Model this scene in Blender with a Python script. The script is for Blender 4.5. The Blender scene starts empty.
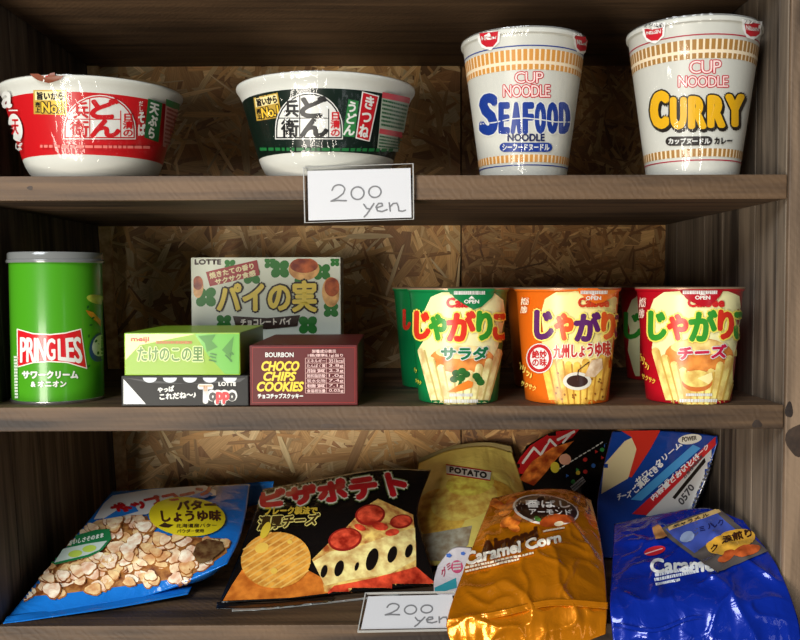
import bpy, bmesh, math, random
from mathutils import Vector, Matrix, noise
from mathutils.bvhtree import BVHTree

random.seed(7)
SC = bpy.context.scene
COL = SC.collection

# ---------------------------------------------------------------- camera
F = 900.0                       # focal length in pixels of the 800x640 frame
CAM = Vector((0.0, -0.632, 0.0871))
PITCH, ROLL, YAW = 0.0415, -0.0030, 0.0038
_f = Vector((math.sin(YAW) * math.cos(PITCH), math.cos(YAW) * math.cos(PITCH), -math.sin(PITCH)))
_r0 = Vector((math.cos(YAW), -math.sin(YAW), 0))
_u0 = _r0.cross(_f)
_r = _r0 * math.cos(ROLL) + _u0 * math.sin(ROLL)
_u = -_r0 * math.sin(ROLL) + _u0 * math.cos(ROLL)
cd = bpy.data.cameras.new('camera')
cam = bpy.data.objects.new('camera', cd)
COL.objects.link(cam)
cd.sensor_fit = 'HORIZONTAL'
cd.sensor_width = 36.0
cd.lens = F * 36.0 / 800.0
cd.clip_start = 0.01
cam.matrix_world = Matrix(((_r.x, _u.x, -_f.x, CAM.x), (_r.y, _u.y, -_f.y, CAM.y), (_r.z, _u.z, -_f.z, CAM.z), (0, 0, 0, 1)))
SC.camera = cam

# ---------------------------------------------------------------- world and lights
w = bpy.data.worlds.new('room_light')
SC.world = w
w.use_nodes = True
w.node_tree.nodes['Background'].inputs[0].default_value = (0.80, 0.90, 1.0, 1)
w.node_tree.nodes['Background'].inputs[1].default_value = 0.025


def area(name, loc, target, sx, sy, power, col):
    ld = bpy.data.lights.new(name, 'AREA')
    ld.shape = 'RECTANGLE'
    ld.size, ld.size_y = sx, sy
    ld.energy = power
    ld.color = col
    o = bpy.data.objects.new(name, ld)
    COL.objects.link(o)
    o.location = loc
    o.rotation_euler = (Vector(target) - Vector(loc)).to_track_quat('-Z', 'Y').to_euler()
    return o


area('window_light', (-0.54, -1.02, -0.22), (0.05, 0.10, -0.10), 0.38, 0.60, 10.5, (1.0, 0.93, 0.82))
area('skylight', (-1.15, -2.20, 1.60), (0.0, 0.0, -0.20), 1.3, 1.1, 50.0, (0.90, 0.95, 1.0))
area('doorway_light', (0.80, -1.3, -0.25), (0.02, 0.05, -0.05), 0.18, 0.9, 0.5, (0.95, 0.97, 1.0))

SC.view_settings.view_transform = 'Standard'
SC.view_settings.look = 'None'
SC.view_settings.gamma = 1.0
SC.view_settings.use_curve_mapping = False
SC.view_settings.exposure = 0.50

# ---------------------------------------------------------------- measures (metres)
T = 0.0171                 # board thickness
Z1, Z2, Z3 = 0.1620, 0.0, -0.1565      # upper surfaces of the three shelf boards
ZT = 0.3050                 # underside of the top board
D = 0.2858                  # depth to the chipboard back
XR = 0.2741                 # inner face of the right side


def XL(z):                  # inner face of the left side, leaning slightly
    return -0.2895 - 0.053 * (z + 0.07)


# ---------------------------------------------------------------- pixel helpers
def ray(px, py):
    return (_f + _r * ((px - 400.0) / F) + _u * ((320.0 - py) / F))


def at_y(px, py, y):
    d = ray(px, py)
    return CAM + d * ((y - CAM.y) / d.y)


def at_z(px, py, z):
    d = ray(px, py)
    return CAM + d * ((z - CAM.z) / d.z)


def proj(p):
    v = Vector(p) - CAM
    wv = v.dot(_f)
    return (400 + F * v.dot(_r) / wv, 320 - F * v.dot(_u) / wv)


# ---------------------------------------------------------------- materials
def lin(c):
    out = []
    for v in c[:3]:
        v = v / 255.0
        out.append(v / 12.92 if v <= 0.04045 else ((v + 0.055) / 1.055) ** 2.4)
    return (*out, 1.0)


_mats = {}


def M(rgb, rough=0.4, metal=0.0, coat=0.0, kind='plain'):
    key = (tuple(rgb), rough, metal, coat, kind)
    if key in _mats:
        return _mats[key]
    m = bpy.data.materials.new(f'{kind}_{rgb[0]}_{rgb[1]}_{rgb[2]}')
    m.use_nodes = True
    nt = m.node_tree
    b = nt.nodes['Principled BSDF']
    b.inputs['Base Color'].default_value = lin(rgb)
    b.inputs['Roughness'].default_value = rough
    b.inputs['Metallic'].default_value = metal
    b.inputs['Specular IOR Level'].default_value = 0.35
    b.inputs['Coat Weight'].default_value = coat
    b.inputs['Coat Roughness'].default_value = 0.08
    if kind == 'foil':       # crinkled packet film
        tc = nt.nodes.new('ShaderNodeTexCoord')
        n1 = nt.nodes.new('ShaderNodeTexNoise')
        n1.inputs['Scale'].default_value = 70
        n1.inputs['Detail'].default_value = 3
        n1.inputs['Distortion'].default_value = 0.8
        nt.links.new(tc.outputs['Object'], n1.inputs['Vector'])
        bp = nt.nodes.new('ShaderNodeBump')
        bp.inputs['Strength'].default_value = 0.25
        bp.inputs['Distance'].default_value = 0.004
        nt.links.new(n1.outputs['Fac'], bp.inputs['Height'])
        nt.links.new(bp.outputs['Normal'], b.inputs['Normal'])
        nt.links.new(bp.outputs['Normal'], b.inputs['Coat Normal'])
    if kind in ('crumb', 'pizza', 'chip', 'popcorn'):     # printed food pictures
        tc = nt.nodes.new('ShaderNodeTexCoord')
        n1 = nt.nodes.new('ShaderNodeTexNoise')
        n1.inputs['Scale'].default_value = {'crumb': 160, 'pizza': 110, 'chip': 120, 'popcorn': 150}[kind]
        n1.inputs['Detail'].default_value = 4
        nt.links.new(tc.outputs['Object'], n1.inputs['Vector'])
        cr = nt.nodes.new('ShaderNodeValToRGB')
        k = {'crumb': (0.55, 1.2), 'pizza': (0.55, 1.25), 'chip': (0.8, 1.12), 'popcorn': (0.80, 1.06)}[kind]
        cr.color_ramp.elements[0].position = 0.35
        cr.color_ramp.elements[1].position = 0.65
        g2 = {'crumb': 0.9, 'pizza': 0.75, 'chip': 0.9, 'popcorn': 0.82}[kind]
        lo = [min(255, rgb[0] * k[0] ** 0.5), min(255, rgb[1] * k[0] * g2 / 0.9), min(255, rgb[2] * k[0] * g2)]
        hi = [min(255, c * k[1]) for c in rgb]
        cr.color_ramp.elements[0].color = lin(lo)
        cr.color_ramp.elements[1].color = lin(hi)
        nt.links.new(n1.outputs['Fac'], cr.inputs['Fac'])
        nt.links.new(cr.outputs['Color'], b.inputs['Base Color'])
    _mats[key] = m
    return m


def wood(name, dark, light, axis, scale=1.0, rough=0.62, saw=0.0):
    m = bpy.data.materials.new(name)
    m.use_nodes = True
    nt = m.node_tree
    N, L = nt.nodes, nt.links
    b = N['Principled BSDF']
    b.inputs['Roughness'].default_value = rough
    tc = N.new('ShaderNodeTexCoord')
    oi = N.new('ShaderNodeObjectInfo')
    add = N.new('ShaderNodeVectorMath')
    add.operation = 'ADD'
    mul = N.new('ShaderNodeVectorMath')
    mul.operation = 'SCALE'
    mul.inputs['Scale'].default_value = 3.0
    cx = N.new('ShaderNodeCombineXYZ')
    for i in range(3):
        L.new(oi.outputs['Random'], cx.inputs[i])
    L.new(cx.outputs[0], mul.inputs[0])
    L.new(tc.outputs['Object'], add.inputs[0])
    L.new(mul.outputs['Vector'], add.inputs[1])
    mp = N.new('ShaderNodeMapping')
    s = [60.0, 60.0, 60.0]
    s['XYZ'.index(axis)] = 3.0
    mp.inputs['Scale'].default_value = [v * scale for v in s]
    L.new(add.outputs[0], mp.inputs['Vector'])
    n1 = N.new('ShaderNodeTexNoise')
    n1.inputs['Scale'].default_value = 1.0
    n1.inputs['Detail'].default_value = 5
    n1.inputs['Distortion'].default_value = 1.2
    L.new(mp.outputs[0], n1.inputs['Vector'])
    mp2 = N.new('ShaderNodeMapping')
    mp2.inputs['Scale'].default_value = [v * scale * 5 for v in s]
    L.new(add.outputs[0], mp2.inputs['Vector'])
    n2 = N.new('ShaderNodeTexNoise')
    n2.inputs['Scale'].default_value = 1.0
    n2.inputs['Detail'].default_value = 3
    L.new(mp2.outputs[0], n2.inputs['Vector'])
    mx = N.new('ShaderNodeMath')
    mx.operation = 'MULTIPLY_ADD'
    mx.inputs[1].default_value = 0.45
    L.new(n2.outputs['Fac'], mx.inputs[0])
    L.new(n1.outputs['Fac'], mx.inputs[2])
    # each board a little lighter or darker
    ma = N.new('ShaderNodeMath')
    ma.operation = 'MULTIPLY_ADD'
    ma.inputs[1].default_value = 0.22
    L.new(oi.outputs['Random'], ma.inputs[0])
    L.new(mx.outputs[0], ma.inputs[2])
    n3 = N.new('ShaderNodeTexNoise')
    n3.inputs['Scale'].default_value = 1.0
    n3.inputs['Detail'].default_value = 3
    mp3 = N.new('ShaderNodeMapping')
    s3 = [26.0, 26.0, 26.0]
    s3['XYZ'.index(axis)] = 8.0
    mp3.inputs['Scale'].default_value = s3
    L.new(add.outputs[0], mp3.inputs['Vector'])
    L.new(mp3.outputs[0], n3.inputs['Vector'])
    mb = N.new('ShaderNodeMath')
    mb.operation = 'MULTIPLY_ADD'
    mb.inputs[1].default_value = 0.55
    L.new(n3.outputs['Fac'], mb.inputs[0])
    L.new(ma.outputs[0], mb.inputs[2])
    ma = mb
    cr = N.new('ShaderNodeValToRGB')
    cr.color_ramp.elements[0].position = 0.80
    cr.color_ramp.elements[0].color = lin(dark)
    cr.color_ramp.elements[1].position = 1.0
    ms = N.new('ShaderNodeMath')
    ms.operation = 'MULTIPLY_ADD'
    ms.inputs[1].default_value = 1.9
    ms.inputs[2].default_value = -1.55
    L.new(ma.outputs[0], ms.inputs[0])
    ma = ms
    cr.color_ramp.elements[0].position = 0.15
    cr.color_ramp.elements[1].position = 0.95
    cr.color_ramp.elements[1].color = lin(light)
    L.new(ma.outputs[0], cr.inputs['Fac'])
    L.new(cr.outputs[0], b.inputs['Base Color'])
    bp = N.new('ShaderNodeBump')
    bp.inputs['Strength'].default_value = 0.35
    bp.inputs['Distance'].default_value = 0.001
    L.new(mx.outputs[0], bp.inputs['Height'])
    nrm = bp
    if saw:
        wv = N.new('ShaderNodeTexWave')
        wv.inputs['Scale'].default_value = 95
        wv.inputs['Distortion'].default_value = 7.0
        wv.inputs['Detail'].default_value = 2
        wv.bands_direction = 'DIAGONAL'
        L.new(tc.outputs['Object'], wv.inputs['Vector'])
        b2 = N.new('ShaderNodeBump')
        b2.inputs['Strength'].default_value = saw
        b2.inputs['Distance'].default_value = 0.0008
        L.new(wv.outputs['Fac'], b2.inputs['Height'])
        L.new(bp.outputs[0], b2.inputs['Normal'])
        nrm = b2
    L.new(nrm.outputs[0], b.inputs['Normal'])
    return m


W_BOARD = wood('stained_board', (36, 24, 15), (104, 79, 54), 'X', 0.8, saw=0.16)
W_SIDE = wood('stained_plank', (46, 38, 31), (124, 109, 92), 'Z', 0.9)
W_POST = wood('stained_post', (62, 48, 36), (140, 116, 92), 'Z', 0.9, saw=0.12)
W_KNOT = wood('knot_wood', (36, 26, 20), (66, 50, 38), 'Y', 1.2)


def flake_mat():
    m = bpy.data.materials.new('wood_strand')
    m.use_nodes = True
    nt = m.node_tree
    N, L = nt.nodes, nt.links
    b = N['Principled BSDF']
    b.inputs['Roughness'].default_value = 0.55
    at = N.new('ShaderNodeAttribute')
    at.attribute_name = 'strand_tone'
    uv = N.new('ShaderNodeUVMap')
    mp = N.new('ShaderNodeMapping')
    mp.inputs['Scale'].default_value = (40, 900, 1)
    L.new(uv.outputs[0], mp.inputs['Vector'])
    n = N.new('ShaderNodeTexNoise')
    n.inputs['Scale'].default_value = 1.0
    n.inputs['Detail'].default_value = 3
    L.new(mp.outputs[0], n.inputs['Vector'])
    cr = N.new('ShaderNodeValToRGB')
    cr.color_ramp.elements[0].position = 0.3
    cr.color_ramp.elements[0].color = (0.66, 0.60, 0.52, 1)
    cr.color_ramp.elements[1].position = 0.7
    cr.color_ramp.elements[1].color = (1, 1, 1, 1)
    L.new(n.outputs['Fac'], cr.inputs['Fac'])
    mx = N.new('ShaderNodeMix')
    mx.data_type = 'RGBA'
    mx.blend_type = 'MULTIPLY'
    mx.inputs['Factor'].default_value = 1.0
    L.new(at.outputs['Color'], mx.inputs['A'])
    L.new(cr.outputs['Color'], mx.inputs['B'])
    L.new(mx.outputs['Result'], b.inputs['Base Color'])
    return m


STRAND = flake_mat()


def film_mat(strength=1.0):
    m = bpy.data.materials.new('clear_shrink_film')
    m.use_nodes = True
    nt = m.node_tree
    N, L = nt.nodes, nt.links
    N.remove(N['Principled BSDF'])
    out = N['Material Output']
    tr = N.new('ShaderNodeBsdfTransparent')
    tr.inputs[0].default_value = (0.98, 0.98, 0.98, 1)
    gl = N.new('ShaderNodeBsdfGlossy')
    gl.inputs['Roughness'].default_value = 0.10
    tc = N.new('ShaderNodeTexCoord')
    mp = N.new('ShaderNodeMapping')
    mp.inputs['Scale'].default_value = (70, 70, 10)
    L.new(tc.outputs['Object'], mp.inputs['Vector'])
    n = N.new('ShaderNodeTexNoise')
    n.inputs['Scale'].default_value = 1.0
    n.inputs['Detail'].default_value = 1.5
    n.inputs['Distortion'].default_value = 1.5
    L.new(mp.outputs[0], n.inputs['Vector'])
    bp = N.new('ShaderNodeBump')
    bp.inputs['Strength'].default_value = 0.75 * strength
    bp.inputs['Distance'].default_value = 0.004
    L.new(n.outputs['Fac'], bp.inputs['Height'])
    L.new(bp.outputs[0], gl.inputs['Normal'])
    mx = N.new('ShaderNodeMixShader')
    mx.inputs[0].default_value = 0.034
    L.new(tr.outputs[0], mx.inputs[1])
    L.new(gl.outputs[0], mx.inputs[2])
    L.new(mx.outputs[0], out.inputs['Surface'])
    return m


FILM = film_mat()
SLEEVE = film_mat(0.05)


# ---------------------------------------------------------------- object helpers
def thing(name, label, cat, loc, group=None):
    o = bpy.data.objects.new(name, None)
    COL.objects.link(o)
    o.empty_display_size = 0.02
    o.location = loc
    o['label'] = label
    o['category'] = cat
    if group:
        o['group'] = group
    o['_k'] = 0
    return o


def root_loc(o):
    p = Vector(o.location)
    while o.parent:
        o = o.parent
        p = p + Vector(o.location)
    return p


def part(name, verts, faces, mat, parent, smooth=False, label=None, sharp=None):
    base = root_loc(parent) if parent else Vector((0, 0, 0))
    me = bpy.data.meshes.new(name)
    me.from_pydata([tuple(Vector(v) - base) for v in verts], [], faces)
    me.validate()
    me.materials.append(mat)
    if smooth:
        me.shade_smooth()
        if sharp:
            me.set_sharp_from_angle(angle=math.radians(sharp))
    o = bpy.data.objects.new(name, me)
    COL.objects.link(o)
    o.parent = parent
    if label:
        o['label'] = label
    return o


def bm_part(name, bm, mat, parent, smooth=False, label=None):
    bm.verts.ensure_lookup_table()
    idx = {v: i for i, v in enumerate(bm.verts)}
    vs = [v.co.copy() for v in bm.verts]
    fs = [[idx[v] for v in f.verts] for f in bm.faces]
    bm.free()
    return part(name, vs, fs, mat, parent, smooth, label)


def box_bm(lo, hi, bevel=0.0, seg=2, warp=None):
    bm = bmesh.new()
    bmesh.ops.create_cube(bm, size=1.0)
    for v in bm.verts:
        v.co = Vector([lo[i] + (v.co[i] + 0.5) * (hi[i] - lo[i]) for i in range(3)])
    if bevel:
        bmesh.ops.bevel(bm, geom=list(bm.edges), offset=bevel, segments=seg, affect='EDGES', profile=0.6)
    if warp:
        for v in bm.verts:
            v.co = warp(v.co)
    bmesh.ops.recalc_face_normals(bm, faces=bm.faces)
    return bm


def box(name, lo, hi, mat, parent, bevel=0.0008, warp=None, label=None):
    return bm_part(name, box_bm(lo, hi, bevel, 2, warp), mat, parent, False, label)


def lathe_geo(c, prof, n=96, wob=None):
    vs, fs = [], []
    for i in range(n):
        a = 2 * math.pi * i / n
        for (r, z) in prof:
            rr = r + (wob(a, z) if wob else 0)
            vs.append((c[0] + rr * math.cos(a), c[1] + rr * math.sin(a), c[2] + z))
    k = len(prof)
    for i in range(n):
        j = (i + 1) % n
        for q in range(k - 1):
            fs.append((i * k + q, j * k + q, j * k + q + 1, i * k + q + 1))
    return vs, fs


def lathe(name, c, prof, mat, parent, n=96, wob=None, label=None, sharp=50):
    vs, fs = lathe_geo(c, prof, n, wob)
    return part(name, vs, fs, mat, parent, True, label, sharp)


def resample(prof, step=0.004):
    out = []
    for (a, b) in zip(prof[:-1], prof[1:]):
        m = max(1, int(math.hypot(b[0] - a[0], b[1] - a[1]) / step))
        for i in range(m):
            t = i / m
            out.append((a[0] + (b[0] - a[0]) * t, a[1] + (b[1] - a[1]) * t))
    out.append(prof[-1])
    return out


def r_at(prof, z):
    for (a, b) in zip(prof[:-1], prof[1:]):
        if min(a[1], b[1]) <= z <= max(a[1], b[1]) and abs(a[1] - b[1]) > 1e-9:
            t = (z - a[1]) / (b[1] - a[1])
            return a[0] + t * (b[0] - a[0])
    return prof[-1][0]


# ---------------------------------------------------------------- prints: 2-D shapes in photo pixels laid on a surface
_bvh = {}


def surface(root, *objs):
    vs, fs = [], []
    for o in objs:
        base = root_loc(o)
        off = len(vs)
        vs += [v.co + base for v in o.data.vertices]
        fs += [[i + off for i in p.vertices] for p in o.data.polygons]
    _bvh[root.name] = BVHTree.FromPolygons(vs, fs)


def sh_poly(pts):
    return [(list(pts), [list(range(len(pts)))])]


def sh_quad(*pts):
    return sh_poly(pts)


def sh_ell(cx, cy, rx, ry, rot=0, n=22, a0=0, a1=360):
    c, s = math.cos(math.radians(rot)), math.sin(math.radians(rot))
    pts = []
    full = abs(a1 - a0) >= 360
    for i in range(n if full else n + 1):
        a = math.radians(a0 + (a1 - a0) * i / n)
        x, y = rx * math.cos(a), ry * math.sin(a)
        pts.append((cx + c * x - s * y, cy + s * x + c * y))
    return sh_poly(pts)


def sh_block(items, extra=0.0):
    """heavy block letters: (character, box, stroke weight) with the stroke kept inside the box"""
    out = []
    for ch, (x0, y0, x1, y1), b in items:
        out += sh_text(ch, (x0 + b, y0 + b, x1 - b, y1 - b), b + extra, n=12)
    return out


def sh_line(pts, wd, closed=False):
    out = []
    pts = list(pts) + ([pts[0]] if closed else [])
    for (a, b) in zip(pts[:-1], pts[1:]):
        dx, dy = b[0] - a[0], b[1] - a[1]
        l = math.hypot(dx, dy) or 1
        nx, ny = -dy / l * wd / 2, dx / l * wd / 2
        out += sh_quad((a[0] + nx, a[1] + ny), (b[0] + nx, b[1] + ny), (b[0] - nx, b[1] - ny), (a[0] - nx, a[1] - ny))
        out += sh_ell(b[0], b[1], wd / 2, wd / 2, n=8)
    a = pts[0]
    out += sh_ell(a[0], a[1], wd / 2, wd / 2, n=8)
    return out


_txt = {}


def glyphs(s, spacing=1.0, line=1.0, shear=0.0):
    key = (s, spacing, line, shear)
    if key in _txt:
        return _txt[key]
    cu = bpy.data.curves.new('lettering_outline', 'FONT')
    cu.body = s
    cu.size = 1.0
    cu.resolution_u = 3
    cu.space_character = spacing
    cu.space_line = line
    cu.shear = shear
    cu.align_x = 'CENTER'
    cu.fill_mode = 'FRONT'
    ob = bpy.data.objects.new('lettering_outline', cu)
    COL.objects.link(ob)
    bpy.context.view_layer.update()
    dg = bpy.context.evaluated_depsgraph_get()
    me = bpy.data.meshes.new_from_object(ob.evaluated_get(dg))
    vs = [(v.co.x, v.co.y) for v in me.vertices]
    fs = [list(p.vertices) for p in me.polygons]
    bpy.data.objects.remove(ob)
    bpy.data.curves.remove(cu)
    bpy.data.meshes.remove(me)
    x0 = min(v[0] for v in vs)
    x1 = max(v[0] for v in vs)
    y0 = min(v[1] for v in vs)
    y1 = max(v[1] for v in vs)
    vs = [((v[0] - x0) / max(1e-6, x1 - x0), (y1 - v[1]) / max(1e-6, y1 - y0)) for v in vs]
    _txt[key] = (vs, fs)
    return _txt[key]


def sh_text(s, quad, bold=0.0, spacing=1.0, line=1.0, shear=0.0, n=None):
    """quad: (x0,y0,x1,y1) or four corners TL,TR,BR,BL in photo pixels; bold: extra half stroke width in pixels"""
    if not isinstance(quad[0], (tuple, list)):
        x0, y0, x1, y1 = quad
        quad = ((x0, y0), (x1, y0), (x1, y1), (x0, y1))
    vs, fs = glyphs(s, spacing, line, shear)
    tl, tr, br, bl = quad
    base = []
    for (a, b) in vs:
        base.append(((1 - a) * (1 - b) * tl[0] + a * (1 - b) * tr[0] + a * b * br[0] + (1 - a) * b * bl[0],
                     (1 - a) * (1 - b) * tl[1] + a * (1 - b) * tr[1] + a * b * br[1] + (1 - a) * b * bl[1]))
    out = [(base, fs)]
    if bold > 0:
        n = n or (4 if bold < 0.5 else 8)
        for i in range(n):
            a = 2 * math.pi * i / n
            out.append(([(p[0] + bold * math.cos(a), p[1] + bold * math.sin(a)) for p in base], fs))
    return out


def deco(root, name, shapes, mat, grid=4.0, label=None, lift=0.0, layer=None, clip=None):
    """lay 2-D shapes on the surface of a thing, as a thin raised print"""
    k = root['_k']
    root['_k'] = k + 1
    if layer is not None:
        k = layer
        root['_k'] = root['_k'] - 1
    off = 0.00025 + 0.00009 * k + lift
    if '_g' in root and grid:
        grid = root['_g']
        off += 0.0002
    if clip:
        shapes = [([(min(max(x, clip[0]), clip[2]), min(max(y, clip[1]), clip[3])) for x, y in vs], fs) for vs, fs in shapes]
    bm = bmesh.new()
    for si, (vs, fs) in enumerate(shapes):      # overlapping strokes get a hair of height each
        bv = [bm.verts.new((v[0], v[1], (si % 14) * 0.1)) for v in vs]
        for f in fs:
            try:
                bm.faces.new([bv[i] for i in f])
            except ValueError:
                pass
    bmesh.ops.triangulate(bm, faces=list(bm.faces))
    if grid:
        for ax in (0, 1):
            lo = min(v.co[ax] for v in bm.verts)
            hi = max(v.co[ax] for v in bm.verts)
            q = math.ceil(lo / grid) * grid
            while q < hi:
                pc, pn = Vector((0, 0, 0)), Vector((0, 0, 0))
                pc[ax] = q
                pn[ax] = 1
                bmesh.ops.bisect_plane(bm, geom=list(bm.verts) + list(bm.edges) + list(bm.faces), dist=1e-5, plane_co=pc, plane_no=pn)
                q += grid
    tree = _bvh[root.name]
    bad = []
    dist = {}
    for v in bm.verts:
        d = ray(v.co.x, v.co.y).normalized()
        hit, nrm, i, ds = tree.ray_cast(CAM, d)
        if hit is None:
            bad.append(v)
            continue
        if nrm.dot(d) > 0:
            nrm = -nrm
        dist[v] = ds
        v.co = hit + nrm * (off + v.co.z * 0.00006)
    if bad:
        bmesh.ops.delete(bm, geom=bad, context='VERTS')
    far = [f for f in bm.faces if max(dist[v] for v in f.verts) - min(dist[v] for v in f.verts) > 0.016]
    if far:
        bmesh.ops.delete(bm, geom=far, context='FACES')
    bmesh.ops.delete(bm, geom=[v for v in bm.verts if not v.link_faces], context='VERTS')
    if not bm.faces:
        bm.free()
        return None
    # face the viewer side
    for f in bm.faces:
        f.normal_update()
        if f.normal.dot(f.calc_center_median() - CAM) > 0:
            f.normal_flip()
    return bm_part(name, bm, mat, root, True, label)


def decos(root, name, shape_list, mat, **kw):
    """several pieces of one print, each a part of its own, in one layer"""
    k = root['_k']
    for q in shape_list:
        root['_k'] = k
        deco(root, name, q, mat, **kw)
    root['_k'] = k + 1


def rows(x0, y0, x1, y1, n, gap=0.45, jag=0.25):
    """lines of unreadably small print"""
    out = []
    h = (y1 - y0) / n
    for i in range(n):
        y = y0 + h * i
        x = x0
        while x < x1 - 1:
            l = min(x1 - x, 1.2 + random.random() * 3.0)
            out += sh_quad((x, y), (x + l, y), (x + l, y + h * (1 - gap)), (x, y + h * (1 - gap)))
            x += l + 0.7
    return out


def tilt_rows(tl, tr, br, bl, n, gap=0.5):
    out = []
    for (vs, fs) in rows(0, 0, 60, 10 * n, n, gap):
        q = []
        for (a, b) in vs:
            a /= 60
            b /= 10 * n
            q.append(((1 - a) * (1 - b) * tl[0] + a * (1 - b) * tr[0] + a * b * br[0] + (1 - a) * b * bl[0],
                      (1 - a) * (1 - b) * tl[1] + a * (1 - b) * tr[1] + a * b * br[1] + (1 - a) * b * bl[1]))
        out.append((q, fs))
    return out


WHITE = M((222, 221, 214), 0.35)
BLACK = M((22, 20, 20), 0.4)

# ================================================================= the shelving unit
unit = thing('shelving_unit', 'brown stained wooden shelving unit with chipboard back holding the snacks', 'shelf', (0, 0, Z3 - T))
XS = XR + 0.0005


def lean(v):                # left ends follow the leaning left side
    if v.x < -0.2:
        v.x += XL(v.z) + 0.2895
    return v


for (zt, lab) in ((ZT + T, 'top board in shadow'), (Z1, None), (Z2, None), (Z3, None)):
    b = box('shelf_board', (-0.2890, 0.0, zt - T), (XR - 0.0005, D - 0.0005, zt), W_BOARD, unit, 0.0009, lean, lab)

# front rail under the bottom shelf, two lengths with a joint
xj = at_y(279, 634, -0.0).x
box('rail', (-0.289, 0.0003, Z3 - T - 0.05), (xj - 0.0005, 0.018, Z3 - T - 0.0004), W_BOARD, unit)
box('rail', (xj + 0.0005, 0.0003, Z3 - T - 0.05), (XR - 0.0005, 0.018, Z3 - T - 0.0004), W_BOARD, unit)

# right side: vertical planks
side = box('side_panel', (XR + 0.014, 0.004, Z3 - 0.09), (XR + 0.018, D + 0.02, ZT + 0.06), W_SIDE, unit, label='right side panel of glued vertical strips')
edges = [0.0036, 0.018, 0.038, 0.058, 0.090, 0.126, 0.170, 0.210, 0.250, D + 0.014]
for a, b in zip(edges[:-1], edges[1:]):
    j = random.uniform(0, 0.0006)
    box('plank', (XR + j, a + 0.0002, Z3 - 0.09), (XR + 0.0138, b - 0.0002, ZT + 0.06), W_SIDE, side, 0.0005)
post = box('post', (XR + 0.0004, -0.001, Z3 - 0.09), (XR + 0.06, 0.0034, ZT + 0.06), W_POST, unit, 0.001)


def knot(px, py, rx, ry, y, parent):
    n = 18
    c = at_y(px, py, y)
    s = (c - CAM).dot(_f) / F
    vs = [(c.x, y - 0.0004, c.z)]
    for i in range(n):
        a = 2 * math.pi * i / n
        q = 1 + 0.12 * math.sin(3 * a + px)
        vs.append((c.x + rx * s * q * math.cos(a), y - 0.00015, c.z + ry * s * q * math.sin(a)))
    fs = [(0, 1 + (i + 1) % n, 1 + i) for i in range(n)]
    part('knot', vs, fs, W_KNOT, parent, True)


knot(797, 440, 11, 16, -0.001, unit)
knot(789, 410, 4, 8, -0.001, unit)
knot(757, 424, 5, 4, 0.0, unit)
knot(329, 426, 9, 2.2, 0.0, unit)
knot(30, 188, 3, 2, 0.0, unit)
knot(757.5, 634, 6, 4, 0.0003, unit)

# left side: vertical planks
lside = box('side_panel', (-0.2890 - 0.020, 0.0, Z3 - 0.09), (-0.2890 - 0.0165, D + 0.02, ZT + 0.06), W_SIDE, unit, 0.0005, lean, 'left side panel in shadow')
edges = [-0.001, 0.045, 0.098, 0.150, 0.215, D + 0.014]
for a, b in zip(edges[:-1], edges[1:]):
    box('plank', (-0.2895 - 0.0155, a + 0.0002, Z3 - 0.09), (-0.2898 - random.uniform(0, 0.0006), b - 0.0002, ZT + 0.06), W_SIDE, lside, 0.0005, lean)


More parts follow.
